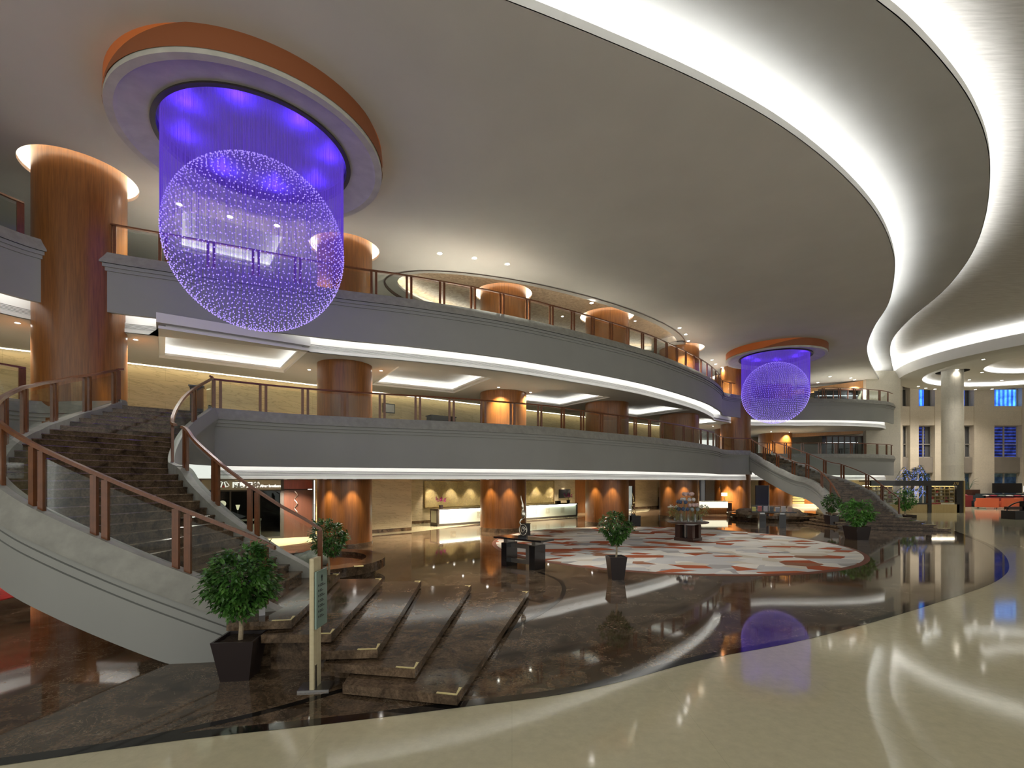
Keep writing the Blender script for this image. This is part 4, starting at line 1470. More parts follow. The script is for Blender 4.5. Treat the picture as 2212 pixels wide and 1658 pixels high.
# glass vases
vase = thing('glass_vase', 'clear glass cylinder vase with stems on the round flower table', 'vase', (0, 0, 0), 'glass vases on the flower table')
MB().lathe((0, 0, 0), [(.01, .012), (.045, .012), (.045, .30), (.05, .30), (.05, 0), (.01, 0)], 16).build('glass', CLEAR, vase, local=True)
MB().lathe((0, 0, 0), [(.01, .02), (.042, .02), (.042, .12), (.01, .12)], 12).build('water', M_plain('vase_water', (.35, .40, .38), .05, 0, .6), vase, local=True)
rnd = random.Random(21)
vs = []
for i in range(12):
    a = 2 * math.pi * i / 12 + .2
    rr = .52 if i % 2 else .33
    vs.append((FT.x + rr * math.cos(a), FT.y + rr * math.sin(a)))
for i, (x, y) in enumerate(vs):
    o = vase if i == 0 else copy_tree(vase)
    o.location = (x, y, .815)
# allium globes in tiers, each on its own stem
def globe_mat(nm, col):
    m, nt, b = new_mat(nm)
    n = noise(nt, coords(nt), 55, 2)
    nt.links.new(ramp(nt, n, [(.35, tuple(c * .45 for c in col)), (.65, col)]), b.inputs['Base Color'])
    b.inputs['Roughness'].default_value = .9
    return m
GM = {'pink': globe_mat('pink_globe', (.80, .58, .54)), 'white': globe_mat('white_globe', (.82, .80, .78)), 'blue': globe_mat('blue_globe', (.10, .15, .26)),
      'teal': globe_mat('grey_teal_globe', (.40, .47, .48))}
STEM = M_plain('flower_stem', (.24, .25, .10), .6)
def globe_shape(colr, z, label):
    t = thing('globe_flower', label, 'flower', (0, 0, 0), colr + ' globe flowers')
    bm = bmesh.new()
    bmesh.ops.create_icosphere(bm, subdivisions=3, radius=.078)
    rn = random.Random(z * 100)
    for v in bm.verts:
        v.co *= 1 + rn.uniform(-.12, .06)
    me = bpy.data.meshes.new('flower_head')
    bm.to_mesh(me)
    bm.free()
    me.materials.append(GM[colr])
    h = bpy.data.objects.new('flower_head', me)
    COL.objects.link(h)
    h.parent = t
    h.location = (0, 0, z)
    MB().tube([Vector((0, 0, .03)), Vector((.01, 0, z * .5)), Vector((0, 0, z - .05))], .006, 5).build('stem', STEM, t, local=True)
    return t
TIERS = [('pink', 1.13, .18, 5, 'pale pink globe flower in the topmost tier of the arrangement'),
         ('white', .90, .24, 7, 'white globe flower in the second tier of the arrangement'),
         ('blue', .80, .40, 4, 'blue-grey globe flower at the left of the second tier'),
         ('pink', .68, .36, 6, 'pinkish globe flower in the middle tier at the right'),
         ('teal', .50, .40, 8, 'grey-teal globe flower in the lowest tier'),
         ('blue', .52, .46, 6, 'dark blue globe flower low at the left of the arrangement')]
for ti, (colr, z, rad, cnt, lab) in enumerate(TIERS):
    p = globe_shape(colr, z, lab)
    p['group'] = '%s globe flowers, tier %s' % (colr, ['top', 'second', 'second left', 'middle', 'low', 'low left'][ti])
    for i in range(cnt):
        a = 2 * math.pi * i / cnt + ti
        if ti in (2, 5):
            a = math.pi * (.75 + .75 * i / cnt)
        if ti == 3:
            a = math.pi * (-.55 + .9 * i / cnt)
        o = p if i == 0 else copy_tree(p)
        o.location = (FT.x + rad * math.cos(a), FT.y + rad * math.sin(a), .82 + (ti % 3) * .0)
        o.rotation_euler = (0, 0, rnd.uniform(0, 6))
for lab, dx, dy in (('loose spray of white lilies with yellow-green leaves at the left of the flower table', -.62, -.1), ('loose spray of white lilies with yellow-green leaves at the right of the flower table', .62, .05)):
    t = thing('lily_spray', lab, 'flowers', (FT.x + dx * .8, FT.y + dy, .815), 'lily sprays')
    rn = random.Random(int(dx * 10) + 40)
    st_ = MB()
    for i in range(9):
        e = Vector((rn.uniform(-.2, .2) + dx * .25, rn.uniform(-.18, .18), rn.uniform(.34, .62)))
        st_.tube([Vector((0, 0, .02)), e * .5 + Vector((0, 0, .05)), e], .006, 5)
    st_.build('stems', STEM, t, local=True)
    def sh(r_):
        v = Vector((r_.uniform(-.24, .24) + dx * .2, r_.uniform(-.2, .2), r_.uniform(.2, .6)))
        return v, Vector((r_.uniform(-1, 1), r_.uniform(-1, 1), .3)).normalized()
    leaf_cloud(rn, 150, .09, sh).build('leaves', M_plaster('lily_leaf', (.30, .32, .10), .4, .5, 9), t, smooth=0, local=True)
    def sh2(r_):
        k = r_.randrange(5)
        c_ = Vector(((k - 2) * .09 + dx * .25, ((k * 7) % 5 - 2) * .06, .58 + .05 * (k % 2)))
        return c_, Vector((r_.uniform(-1, 1), r_.uniform(-1, 1), .6)).normalized()
    leaf_cloud(rn, 60, .11, sh2).build('blossoms', M_plain('lily_white', (.85, .84, .78), .6), t, smooth=0, local=True)

# ================================================================== reception
dk = thing('reception_desk', 'long reception desk with lit white glass front behind the second column', 'desk', (-4.1, 26.3, 0))
da_, db_ = Vector((-4.1, 26.3)), Vector((4.55, 33.8))
du = (db_ - da_).normalized()
dn = Vector((-du.y, du.x))        # towards the wall
LD = (db_ - da_).length
rzD = math.atan2(du.y, du.x)
def dbox(m, u0, u1, v0, v1, z0, z1):
    p = da_ + du * (u0 + u1) / 2 + dn * (v0 + v1) / 2
    return m.box((p.x, p.y, (z0 + z1) / 2), (u1 - u0, v1 - v0, z1 - z0), rzD)
STONE_TOP = M_plain('desk_stone', (.06, .055, .05), .15)
PANELW = M_plain('desk_glass', (.66, .72, .62), .25)
dbox(MB(), 0, LD, -.12, .75, .90, .955).build('counter_top', STONE_TOP, dk, smooth=0)
dbox(MB(), .1, LD - .1, .0, .6, .13, .90).build('front_panel', PANELW, dk, smooth=0)
dbox(MB(), 0, LD, -.06, .7, 0, .13).build('kick_base', STONE_TOP, dk, smooth=0)
m = MB()
dbox(m, 0, .1, -.08, .7, .13, .9)
m.build('end_frame', STONE_TOP, dk, smooth=0)
m = MB()
dbox(m, LD - .1, LD, -.08, .7, .13, .9)
m.build('end_frame', STONE_TOP, dk, smooth=0)
dbox(MB(), -.01, .0, .05, .6, .2, .85).build('end_panel', PANELW, dk, smooth=0)
dbox(MB(), .15, LD - .15, -.09, -.05, .875, .893).build('light_strip', M_emit('desk_light', (.92, 1, .86), 14), dk, smooth=0)
FRET = M_plain('square_fret', (.50, .48, .36), .4)
for u in (1.05, 2.9, 4.75, 6.2, 7.35, 8.55, 10.0):
    m = MB()
    for s, w in ((.34, .02), (.2, .02)):
        for a, bq, c_, d in ((-s/2, s/2, s/2 - w, s/2), (-s/2, s/2, -s/2, -s/2 + w), (-s/2, -s/2 + w, -s/2, s/2), (s/2 - w, s/2, -s/2, s/2)):
            dbox(m, u + a, u + bq, -.012, .0, .52 + c_, .52 + d)
    m.build('square_emblem', FRET, dk, smooth=0)
def _relief():
    m, nt, b = new_mat('gilt_relief')
    v = coords(nt)
    n = noise(nt, v, 2.2, 8, .7, 1.5)
    r1 = math_(nt, 'ABSOLUTE', math_(nt, 'SUBTRACT', n, .5))
    n2 = noise(nt, v, 7, 5, .7, .8)
    r2 = math_(nt, 'ABSOLUTE', math_(nt, 'SUBTRACT', n2, .5))
    f = math_(nt, 'MULTIPLY', ramp(nt, r2, [(0, (1, 1, 1)), (.05, (0, 0, 0))]), ramp(nt, n, [(.42, (0, 0, 0)), (.55, (1, 1, 1))]))
    l2 = ramp(nt, r1, [(0, (1, 1, 1)), (.02, (0, 0, 0))])
    f = math_(nt, 'MAXIMUM', f, l2)
    nt.links.new(mixc(nt, math_(nt, 'MULTIPLY', f, .65), (.42, .34, .15), (.13, .10, .045)), b.inputs['Base Color'])
    b.inputs['Roughness'].default_value = .4
    b.inputs['Metallic'].default_value = .2
    bump(nt, b, f, .6, .03)
    return m
def abox(m, t0, t1, v0, v1, z0, z1):
    n = Vector((dr.y, -dr.x))
    a = Vector(along((t0 + t1) / 2)) + n * (v0 + v1) / 2
    return m.box((a.x, a.y, (z0 + z1) / 2), (t1 - t0, abs(v1 - v0), z1 - z0), math.atan2(dr.y, dr.x))
mu = thing('relief_mural', 'gilt carved relief panel covering the wall behind the reception desk', 'wall relief', (*along(6), 1.7))
abox(MB(), .85, 11.7, 0, .05, .9, 2.48).build('relief', _relief(), mu, smooth=0)
m = MB()
for a, bq, c_, d in ((.8, 11.75, 2.46, 2.5), (.8, 11.75, .88, .92), (.8, .86, .88, 2.5), (11.69, 11.75, .88, 2.5)):
    abox(m, a, bq, 0, .07, c_, d)
m.build('frame', BRASS, mu, smooth=0)
def tv(label, build_, loc):
    t = thing('wall_screen', label, 'screen', loc, 'wall screens')
    build_(t)
t_ = thing('wall_screen', 'black flat screen on the wall at the right end of the reception', 'screen', (*along(12.9), 1.5), 'wall screens')
abox(MB(), 12.3, 13.5, .0, .06, 1.22, 1.86).build('bezel', BLACK, t_, smooth=0)
abox(MB(), 12.35, 13.45, .06, .065, 1.26, 1.82).build('display', M_plain('screen_glass', (.01, .01, .012), .08), t_, smooth=0)
def orchid(label, loc, s):
    t = thing('potted_orchid', label, 'flower', loc, 'reception orchids')
    MB().lathe((0, 0, 0), [(.01, 0), (.08 * s, 0), (.11 * s, .16 * s), (.09 * s, .16 * s), (.08 * s, .12 * s)], 16).build('pot', POT, t, local=True)
    rn = random.Random(int(s * 10))
    st_ = MB()
    tips = []
    for i in range(4):
        a = i * 1.6
        e = Vector((math.cos(a) * .2 * s, math.sin(a) * .16 * s, .44 * s))
        st_.tube(cr([Vector((0, 0, .1 * s)), Vector((e.x * .3, e.y * .3, .38 * s)), e], .05), .007, 5)
        tips.append(e)
    st_.build('stems', STEM, t, local=True)
    def sh(r_):
        e = tips[r_.randrange(4)]
        return e * r_.uniform(.75, 1.1), Vector((r_.uniform(-1, 1), r_.uniform(-1, 1), r_.uniform(-.3, 1))).normalized()
    leaf_cloud(rn, 110, .09 * s, sh).build('blossoms', M_plain('orchid_magenta_%d' % int(s * 100), (.50, .05, .30), .5), t, smooth=0, local=True)
p = da_ + du * .45 + dn * .3
orchid('magenta orchid on the left end of the reception desk', (p.x, p.y, .955), 1.2)
p = da_ + du * (LD - .55) + dn * .3
orchid('magenta orchid on the right end of the reception desk under the black screen', (p.x, p.y, .955), 1.25)
p = da_ + du * (LD - 1.6) + dn * .3
tag(MB().box((p.x, p.y, .955 + .09), (.35, .2, .18), rzD).build('desk_monitor', BLACK, smooth=0), 'small black monitor on the reception desk beside the right orchid', 'monitor')
p = da_ + du * 2.6 + dn * .3
o = thing('desk_screen', 'low glass screen standing on the left half of the reception desk', 'glass screen', (p.x, p.y, .955))
dbox(MB(), 1.9, 3.2, .28, .30, .955, 1.12).build('pane', CLEAR, o, smooth=0)

# ================================================================== shop beside the near staircase
SP0, sd = Vector((-6.65, 22.8)), Vector((-.889, -.457)).normalized()
sn = Vector((-sd.y, sd.x))
if sn.y > 0: sn = -sn                                  # towards the lobby
def SPt(px):
    p = (px - CX) / F
    return (-6.65 - 22.8 * p) / (.889 - .457 * p)
rzS = math.atan2(-sd.y, -sd.x)
def sbox(m, t0, t1, v0, v1, z0, z1):
    a = SP0 + sd * (t0 + t1) / 2 + sn * (v0 + v1) / 2
    return m.box((a.x, a.y, (z0 + z1) / 2), (abs(t1 - t0), abs(v1 - v0), z1 - z0), rzS)
tA, tB, tC, tD = SPt(684), SPt(676), SPt(612), SPt(436)
sh_ = thing('shop_front', 'dark shop front with a pale metal sign seen past the near stair railing', 'shop front', tuple(SP0 + sd * tC) + (0,))
SIGNM = M_plain('sign_metal', (.30, .275, .225), .4, .5)
sf = sbox(MB(), tC + .1, tD, -.02, .06, 2.12, 2.54).build('sign_board', SIGNM, sh_, smooth=0)
sbox(MB(), tC - .02, tC + .1, -.02, .07, 0, 2.55).build('frame', BLACK_MAT, sh_, smooth=0)
m = MB()
for t in (tC + .1, tC + 1.25, tC + 2.0, tD):
    sbox(m, t - .025, t + .025, -.02, .03, .05, 2.12)
sbox(m, tC, tD, -.02, .03, 2.06, 2.12)
sbox(m, tC, tD, -.02, .03, 0, .08)
m.build('mullions', BLACK_MAT, sh_, smooth=0)
for a, bq in ((tC + .12, tC + 1.22), (tC + 1.28, tC + 1.97), (tC + 2.03, tD - .03)):
    sbox(MB(), a, bq, -.005, .005, .08, 2.06).build('glass_pane', GLASS_DK, sh_, smooth=0)
struct(sbox(MB(), tB, tD + 6, -3.0, -2.9, 0, 2.56).build('wall_shop_inside', M_plain('shop_dark', (.035, .032, .03), .7), smooth=0))
wd = thing('shop_door', 'dark red-brown panel door between the shop window and the first column', 'door', tuple(SP0 + sd * tB) + (0,))
sbox(MB(), tB, tC - .02, -.02, .05, 0, 2.1).build('door_panel', WOOD_DK, wd, smooth=0)
sbox(MB(), tB, tC - .02, -.02, .05, 2.14, 2.55).build('transom', M_wood('red_transom', (.09, .015, .012), (.15, .03, .02)), wd, smooth=0)
sbox(MB(), tB - .03, tB + .03, -.02, .08, 0, 2.55).build('jamb', BLACK_MAT, wd, smooth=0)
m = MB()
hp = SP0 + sd * ((tB + tC) / 2 + .1) + sn * .08
m.tube([Vector((hp.x, hp.y, 1.0 + .05 * i)) + Vector((.06 * math.sin(i * .8), 0, 0)) for i in range(22)], .018, 6)
m.build('scroll_handle', STEEL, wd)
struct(sbox(MB(), tD, tD + 6.5, -.02, .1, 0, 2.57).build('wall_lobby_left', WOOD_DK, smooth=0))
TXT = M_emit('sign_letters', (1, .96, .85), .75)
def font_mesh(o, loc, rz, par, mat):
    bpy.context.view_layer.update()
    me = bpy.data.meshes.new_from_object(o.evaluated_get(bpy.context.evaluated_depsgraph_get()))
    bpy.data.objects.remove(o)
    me.materials.clear()
    me.materials.append(mat)
    t = bpy.data.objects.new('lettering', me)
    COL.objects.link(t)
    t.rotation_euler = (math.pi / 2, 0, rz)
    t.location = loc
    t.parent = par
    return t
def text(s, par, px0, px1, z, mat, t_off=.065, bold=0.0):
    cu = bpy.data.curves.new('lettering', 'FONT')
    cu.body = s
    cu.size = 1.0
    cu.extrude = .004
    cu.offset = bold
    o = bpy.data.objects.new('lettering', cu)
    COL.objects.link(o)
    bpy.context.view_layer.update()
    w = o.dimensions.x
    t0, t1 = SPt(px0), SPt(px1)
    k = abs(t1 - t0) / max(w, .01)
    cu.size = k
    cu.extrude = .004
    a = SP0 + sd * t0 + sn * t_off
    return font_mesh(o, Vector((a.x, a.y, z)) - world_loc(par), rzS, par, mat)
text('阿郎兄弟', sf, 502, 560, 2.235, TXT, bold=.01)
text('Alang brothers', sf, 562, 607, 2.235, TXT, bold=.012)
m = MB()
mc0 = SP0 + sd * SPt(483) + sn * .07
xd = -sd
def L2(pts, r):
    m.tube([Vector((mc0.x + xd.x * u, mc0.y + xd.y * u, 2.33 + w)) for u, w in pts], r, 6)
for s in (-1, 1):
    L2([(s * .03, .12), (s * .06, .02), (s * .09, -.10)], .02)
    L2([(s * .05, .13), (s * .12, .13), (s * .14, .06), (s * .19, .03), (s * .20, -.04), (s * .15, -.08), (s * .11, -.05)], .014)
m.build('emblem', TXT, sf)
m = MB()
m.sphere((mc0.x, mc0.y, 2.26), .045)
m.build('emblem_dot', M_plain('emblem_red', (.5, .03, .02), .5), sf)
# things behind the shop glass
q0 = SP0 + sd * (tC + 1.6) - sn * .9
wt = thing('display_table', 'white table behind the glass of the dark shop', 'table', (q0.x, q0.y, 0))
WPL = M_plain('white_lacquer', (.62, .60, .54), .4)
MB().box((q0.x, q0.y, .78), (1.5, .6, .06), rzS).build('table_top', WPL, wt, smooth=0)
for u in (-.68, .68):
    MB().box((q0.x + math.cos(rzS) * u, q0.y + math.sin(rzS) * u, .375), (.07, .5, .75), rzS).build('leg', WPL, wt, smooth=0)
MB().box((q0.x, q0.y, .45), (1.3, .5, .3), rzS).build('drawer_box', WPL, wt, smooth=0)
q1 = SP0 + sd * SPt(510) - sn * 1.5
fl = thing('uplighter', 'slim floor lamp with a glowing cone shade inside the dark shop', 'lamp', (q1.x, q1.y, 0))
MB().cyl((q1.x, q1.y, 0), .13, .02).build('base', BLACK, fl)
MB().cyl((q1.x, q1.y, .02), .012, 1.2).build('pole', STEEL, fl)
MB().lathe((q1.x, q1.y, 0), [(.03, 1.2), (.09, 1.42)], 16).build('lamp_shade', M_emit('lamp_glow', (1, .85, .55), 1.6), fl)
q2 = SP0 + sd * SPt(481) + sn * .02
tag(MB().lathe((0, 0, 0), [(.001, 0), (.13, 0), (.13, .012), (.001, .012)], 20).build('window_sticker', M_emit('sticker', (.8, .75, .5), .6)), 'small oval pale sticker on the shop window', 'sticker')
st_o = bpy.data.objects['window_sticker']
st_o.location = (q2.x, q2.y, 1.55)
st_o.rotation_euler = (math.pi / 2, 0, rzS)

# ================================================================== gallery shop and far ground floor
gs = thing('gallery_front', 'dark framed gallery entrance between the third and fourth columns', 'shop front', (*along(19), 0))
abox(MB(), 16.2, 21.9, -.05, .05, 2.05, 2.57).build('header', WOOD_DK, gs, smooth=0)
abox(MB(), 16.2, 17.2, -.05, .05, 0, 2.05).build('side_panel', BLACK_MAT, gs, smooth=0)
abox(MB(), 21.6, 21.9, -.05, .06, 0, 2.05).build('side_panel', WOOD_DK, gs, smooth=0)
abox(MB(), 19.6, 21.6, -.02, -.01, .05, 2.05).build('glass_pane', GLASS_DK, gs, smooth=0)
m = MB()
for i in range(4):
    t = 18.2 + i * .72
    for a, bq, c_, d in ((0, .4, 2.42, 2.46), (0, .4, 2.16, 2.2), (0, .05, 2.16, 2.46), (.35, .4, 2.16, 2.46), (.17, .23, 2.16, 2.46), (.05, .35, 2.29, 2.33)):
        if (i + int(a * 10)) % 4 != 3:
            abox(m, t + a, t + bq, .05, .06, c_, d)
m.build('lettering', M_plain('grey_letters', (.45, .45, .43), .5), gs, smooth=0)
struct(abox(MB(), 15.5, 22.5, -2.6, -2.5, 0, 2.57).build('wall_gallery_inside', M_plaster('gallery_wall', (.30, .28, .26), .4, .6, 1.5), smooth=0))
g2 = thing('scroll_painting', 'tall orange and cream hanging picture inside the gallery entrance', 'picture', (*along(21.0), 1.2))
abox(MB(), 21.2, 22.2, -2.45, -2.4, .7, 1.95).build('picture', M_plaster('scroll', (.62, .42, .24), .6, .7, 4), g2, smooth=0)
g3 = thing('brochure_stand', 'wooden brochure stand beside the beige wall left of the fourth column', 'stand', (*along(26), 0))
abox(MB(), 25.5, 27.0, .1, .7, 0, 1.0).build('cabinet', WOOD_DK, g3, smooth=0)
abox(MB(), 25.5, 27.0, .15, .3, 1.0, 1.9).build('back_board', WOOD, g3, smooth=0)
abox(MB(), 26.1, 26.6, .7, .72, .55, .8).build('white_card', M_plain('card_white', (.75, .77, .85), .5), g3, smooth=0)

cd = thing('onyx_desk', 'small desk with a glowing onyx front beside the fifth column', 'desk', (15.2, 36.4, 0))
MB().box((15.2, 36.4, .71), (1.9, .8, .46)).build('onyx_front', M_emit('glowing_onyx', (1.0, .92, .66), 1.0), cd, smooth=0)
MB().box((15.2, 36.5, .24), (1.85, .7, .48)).build('body', WOOD, cd, smooth=0)
MB().box((16.32, 36.45, .42), (.34, .7, .84)).build('side_cabinet', WOOD_DK, cd, smooth=0)
MB().box((15.35, 36.42, .955), (2.25, .85, .03)).build('top', STONE_TOP, cd, smooth=0)
def table_lamp(label, loc, s=1.0):
    t = thing('table_lamp', label, 'lamp', loc)
    MB().lathe((0, 0, 0), [(.01, 0), (.09 * s, 0), (.1 * s, .03), (.04 * s, .12 * s), (.02 * s, .4 * s), (.01, .4 * s)], 16).build('base', BRASS, t, local=True)
    MB().lathe((0, 0, 0), [(.22 * s, .40 * s), (.22 * s, .66 * s)], 24).build('lamp_shade', M_emit('shade_glow', (1, .88, .66), 1.5), t, local=True)
    return t
table_lamp('table lamp with a glowing white shade on the onyx desk', (16.05, 36.4, .97), .95)
ct = MB()
ct.lathe((0, 0, 0), [(.01, .0), (.16, .0), (.2, .03), (.01, .05)], 24)
for i in range(12):
    a = math.pi * 2 * i / 12
    ct.sphere((.24 * math.cos(a), .24 * math.sin(a), .03), .05, 8, 6)
o = tag(ct.build('wall_ornament', STEEL), 'round silver ornament on the wood column above the onyx desk', 'ornament')
o.location = (17.35, 39.6, 1.95)
o.rotation_euler = (math.pi / 2, 0, -.35)
bd = thing('display_board', 'tall dark blue board standing beside the far wood column', 'board', (20.6, 39.5, 0))
MB().box((20.5, 39.5, 1.08), (1.15, .06, 2.1), .15).build('board', M_plain('navy', (.008, .008, .05), .35), bd, smooth=0)
MB().box((21.1, 39.58, 1.08), (.06, .1, 2.12), .15).build('edge', WPL, bd, smooth=0)
lc = thing('striped_counter', 'low wooden counter with a white plinth under the far staircase', 'counter', (27.6, 46, 0))
MB().box((27.65, 46, .16), (2.3, 1, .32)).build('plinth', WPL, lc, smooth=0)
m = MB()
for i in range(4):
    m.box((27.1, 46, .42 + i * .25), (1.1, .9, .2))
m.build('slats', GOLD, lc, smooth=0)
MB().box((28.2, 46, .78), (1.1, .9, .9)).build('cabinet', WOOD, lc, smooth=0)
MB().sphere((27.1, 46, 1.5), .5, 16, 8, .4).build('cushion', WPL, lc)

# display table with boxes by the rock pool
dt = thing('display_console', 'dark console table with small boxes in front of the far rock pool', 'table', (13.9, 25.7, 0))
MB().prism([(12.9, 25.9), (14.9, 25.2), (15.0, 25.75), (13.0, 26.45)], .80, .86).build('table_top', BLACK, dt, smooth=0)
for c_ in ((13.5, 26.0), (14.4, 25.7)):
    MB().box((c_[0], c_[1], .36), (.32, .5, .72), -.34).build('leg', BLACK, dt, smooth=0)
    MB().box((c_[0], c_[1], .76), (.22, .36, .08), -.34).build('leg_block', STEEL, dt, smooth=0)
BC = [((.65, .60, .12), 'yellow'), ((.55, .08, .08), 'red'), ((.52, .48, .56), 'lilac'), ((.03, .03, .04), 'black'), ((.30, .30, .36), 'grey'), ((.55, .52, .55), 'silver'), ((.48, .30, .25), 'brown')]
for i, (c_, nm) in enumerate(BC):
    u = (i + .6) / 7.3
    x, y = 12.95 + 1.95 * u, 26.15 - .7 * u
    b_ = thing('gift_box', '%s gift box standing on the display console by the rock pool' % nm, 'box', (x, y, .86), 'gift boxes on the display console')
    h = .2 + .06 * ((i * 3) % 4) / 3
    MB().box((x, y, .86 + h / 2), (.18, .14, h), -.34).build('carton', M_plain('carton_' + nm, c_, .4), b_, smooth=0)
    MB().box((x, y, .86 + h + .012), (.19, .15, .024), -.34).build('lid', M_plain('lid_' + nm, tuple(min(1, v * 1.4 + .1) for v in c_), .4), b_, smooth=0)
cs = thing('display_case', 'clear acrylic cover over the boxes on the display console', 'glass case', (13.9, 25.8, .86))
MB().prism([(12.96, 25.98), (14.84, 25.32), (14.92, 25.7), (13.04, 26.36)], .862, 1.2).build('cover', CLEAR, cs, smooth=0)

# ================================================================== bookshop box at the right
BX0, BX1, BY = 28.0, 35.2, 37.6
bs = thing('glass_bookshop', 'black framed glass shop with lit wooden shelves at the foot of the stone column', 'shop', (31.6, BY, 0))
m = MB()
m.box(((BX0 + BX1) / 2, BY, 2.3), (BX1 - BX0, .2, .4))
m.build('header', BLACK, bs, smooth=0)
for x, w in ((32.55, .28), (34.9, .5)):
    MB().box((x, BY, 1.05), (w, .2, 2.1)).build('post', BLACK, bs, smooth=0)
MB().box((35.2, BY - .05, 1.25), (.12, .2, 2.5)).build('gold_post', BRASS, bs, smooth=0)
MB().box((31.6, BY + .6, 2.48), (7.2, 1.3, .06)).build('roof', BLACK, bs, smooth=0)
LW = M_wood('shelf_wood', (.46, .33, .13), (.58, .44, .20))
MB().box((33.75, BY + .05, .33), (2.2, .3, .66)).build('counter', LW, bs, smooth=0)
MB().box((30.6, BY + .1, .33), (3.6, .3, .66)).build('counter', LW, bs, smooth=0)
MB().box((31.2, BY - .05, .72), (2.6, .12, .1)).build('ledge', BLACK, bs, smooth=0)
for x0, x1 in ((28.1, 32.4), (32.7, 34.6)):
    MB().box(((x0 + x1) / 2, BY, 1.4), (x1 - x0, .012, 1.38)).build('glass_pane', CLEAR, bs, smooth=0)
cu = bpy.data.curves.new('lettering', 'FONT')
cu.body = '378'
cu.size = .3
cu.extrude = .01
cu.shear = .3
o = bpy.data.objects.new('lettering', cu)
COL.objects.link(o)
font_mesh(o, Vector((34.3, BY - .12, 2.18)) - Vector((31.6, BY, 0)), 0, bs, BRASS)
lg = MB().box((30.9, BY - .07, .98), (1.5, .03, .42)).build('sign_board', M_plain('sign_white', (.78, .75, .68), .5), bs, smooth=0)
MB().lathe((0, 0, 0), [(.001, 0), (.2, 0)], 24).build('oval_mark', M_plain('mark_navy', (.03, .03, .12), .5), lg, local=True)
lg.children[0].location = Vector((30.55, BY - .09, .98)) - world_loc(bs)
lg.children[0].rotation_euler = (math.pi / 2, 0, 0)
rb = random.Random(5)
PAL = [((.5, .03, .03), 'red'), ((.10, .16, .16), 'teal'), ((.40, .42, .48), 'grey'), ((.03, .03, .03), 'black'), ((.66, .55, .30), 'tan'), ((.70, .66, .56), 'cream'), ((.30, .05, .06), 'maroon'), ((.2, .1, .05), 'brown')]
PM = [M_plain('cover_' + n, c, .5) for c, n in PAL]
def shelves(label, x0, x1, z0, z1, cols, rows, y, where):
    s = thing('shelf_unit', label, 'shelves', ((x0 + x1) / 2, y, z0), 'lit shelf units')
    cw, rh = (x1 - x0) / cols, (z1 - z0) / rows
    m = MB()
    for i in range(cols + 1):
        m.box((x0 + cw * i, y, (z0 + z1) / 2), (.05, .35, z1 - z0 + .05))
    for j in range(rows + 1):
        m.box(((x0 + x1) / 2, y, z0 + rh * j), (x1 - x0 + .05, .35, .05))
    m.build('frame', LW, s, smooth=0)
    MB().box(((x0 + x1) / 2, y + .19, (z0 + z1) / 2), (x1 - x0, .03, z1 - z0)).build('back_panel', LW, s, smooth=0)
    MB().box(((x0 + x1) / 2, y - .2, z1 + .06), (x1 - x0, .05, .03)).build('light_strip', COVE_WARM, s, smooth=0)
    for i in range(cols):
        for j in range(rows):
            if rb.random() < .2:
                continue
            k = rb.randrange(len(PAL))
            w, h = cw * rb.uniform(.35, .8), rh * rb.uniform(.4, .8)
            xc = x0 + cw * (i + .5) + rb.uniform(-.08, .08) * cw
            o = MB().box((xc, y, z0 + rh * j + .026 + h / 2), (w, .2, h)).build('gift_pack', PM[k], smooth=0)
            tag(o, '%s pack in the %s row from the top, %s column of the %s' % (PAL[k][1], ['lowest', 'fourth', 'third', 'second', 'first'][j + 5 - rows] if rows == 5 else ['lowest', 'third', 'second', 'first'][j], ['first', 'second', 'third', 'fourth', 'fifth', 'sixth'][i], where), 'pack', 'packs on the ' + where)
shelves('lit grid of wooden shelves at the right side of the glass bookshop', 33.4, 35.3, .76, 2.06, 5, 5, 38.6, 'right shelf grid')
shelves('lit grid of wooden shelves seen behind the far stair railing', 28.0, 30.4, .76, 2.06, 6, 4, 38.6, 'left shelf grid')

# palm with blue fairy lights
pm = thing('palm_tree', 'palm wound with blue fairy lights behind the glass bookshop', 'palm', (33.7, 40.45, 0))
MB().tube(cr([Vector((33.75, 40.5, 0)), Vector((33.65, 40.5, 1.4)), Vector((33.7, 40.45, 2.6))], .2), .13, 10).build('trunk', M_plaster('palm_bark', (.16, .11, .07), .3, .9, 10), pm)
PF = M_plaster('palm_leaf', (.05, .075, .04), .4, .5, 5)
rp = random.Random(3)
BUL = M_emit('blue_bulb', (.16, .28, 1.0), 1.7)
bul = MB()
for i in range(22):
    a = i * 2.399
    lng = rp.uniform(1.05, 1.4)
    z0 = 2.5 if i % 3 else 1.7
    up = rp.uniform(.7, 1.3) if i % 3 else rp.uniform(0, .3)
    dirv = Vector((math.cos(a), math.sin(a), 0))
    spine = cr([Vector((33.7, 40.45, z0)), Vector((33.7, 40.45, z0)) + dirv * lng * .5 + Vector((0, 0, up)), Vector((33.7, 40.45, z0)) + dirv * lng + Vector((0, 0, up * .45 - .35))], .12)
    m = MB()
    m.tube(spine, .012, 4)
    for j, p in enumerate(spine[1:]):
        d = (spine[j + 1] - spine[j]).normalized()
        sdv = d.cross(Vector((0, 0, 1))).normalized()
        for s in (-1, 1):
            e = p + sdv * s * .3 + d * .18 - Vector((0, 0, .16))
            m.add([p - d * .02, p + d * .025, e], [(0, 1, 2)])
        if rp.random() < .8:
            bp = p + Vector((rp.uniform(-.05, .05), rp.uniform(-.05, .05), rp.uniform(-.3, .05)))
            bul.sphere(bp, .018, 6, 4)
    m.build('frond', PF, pm, smooth=0)
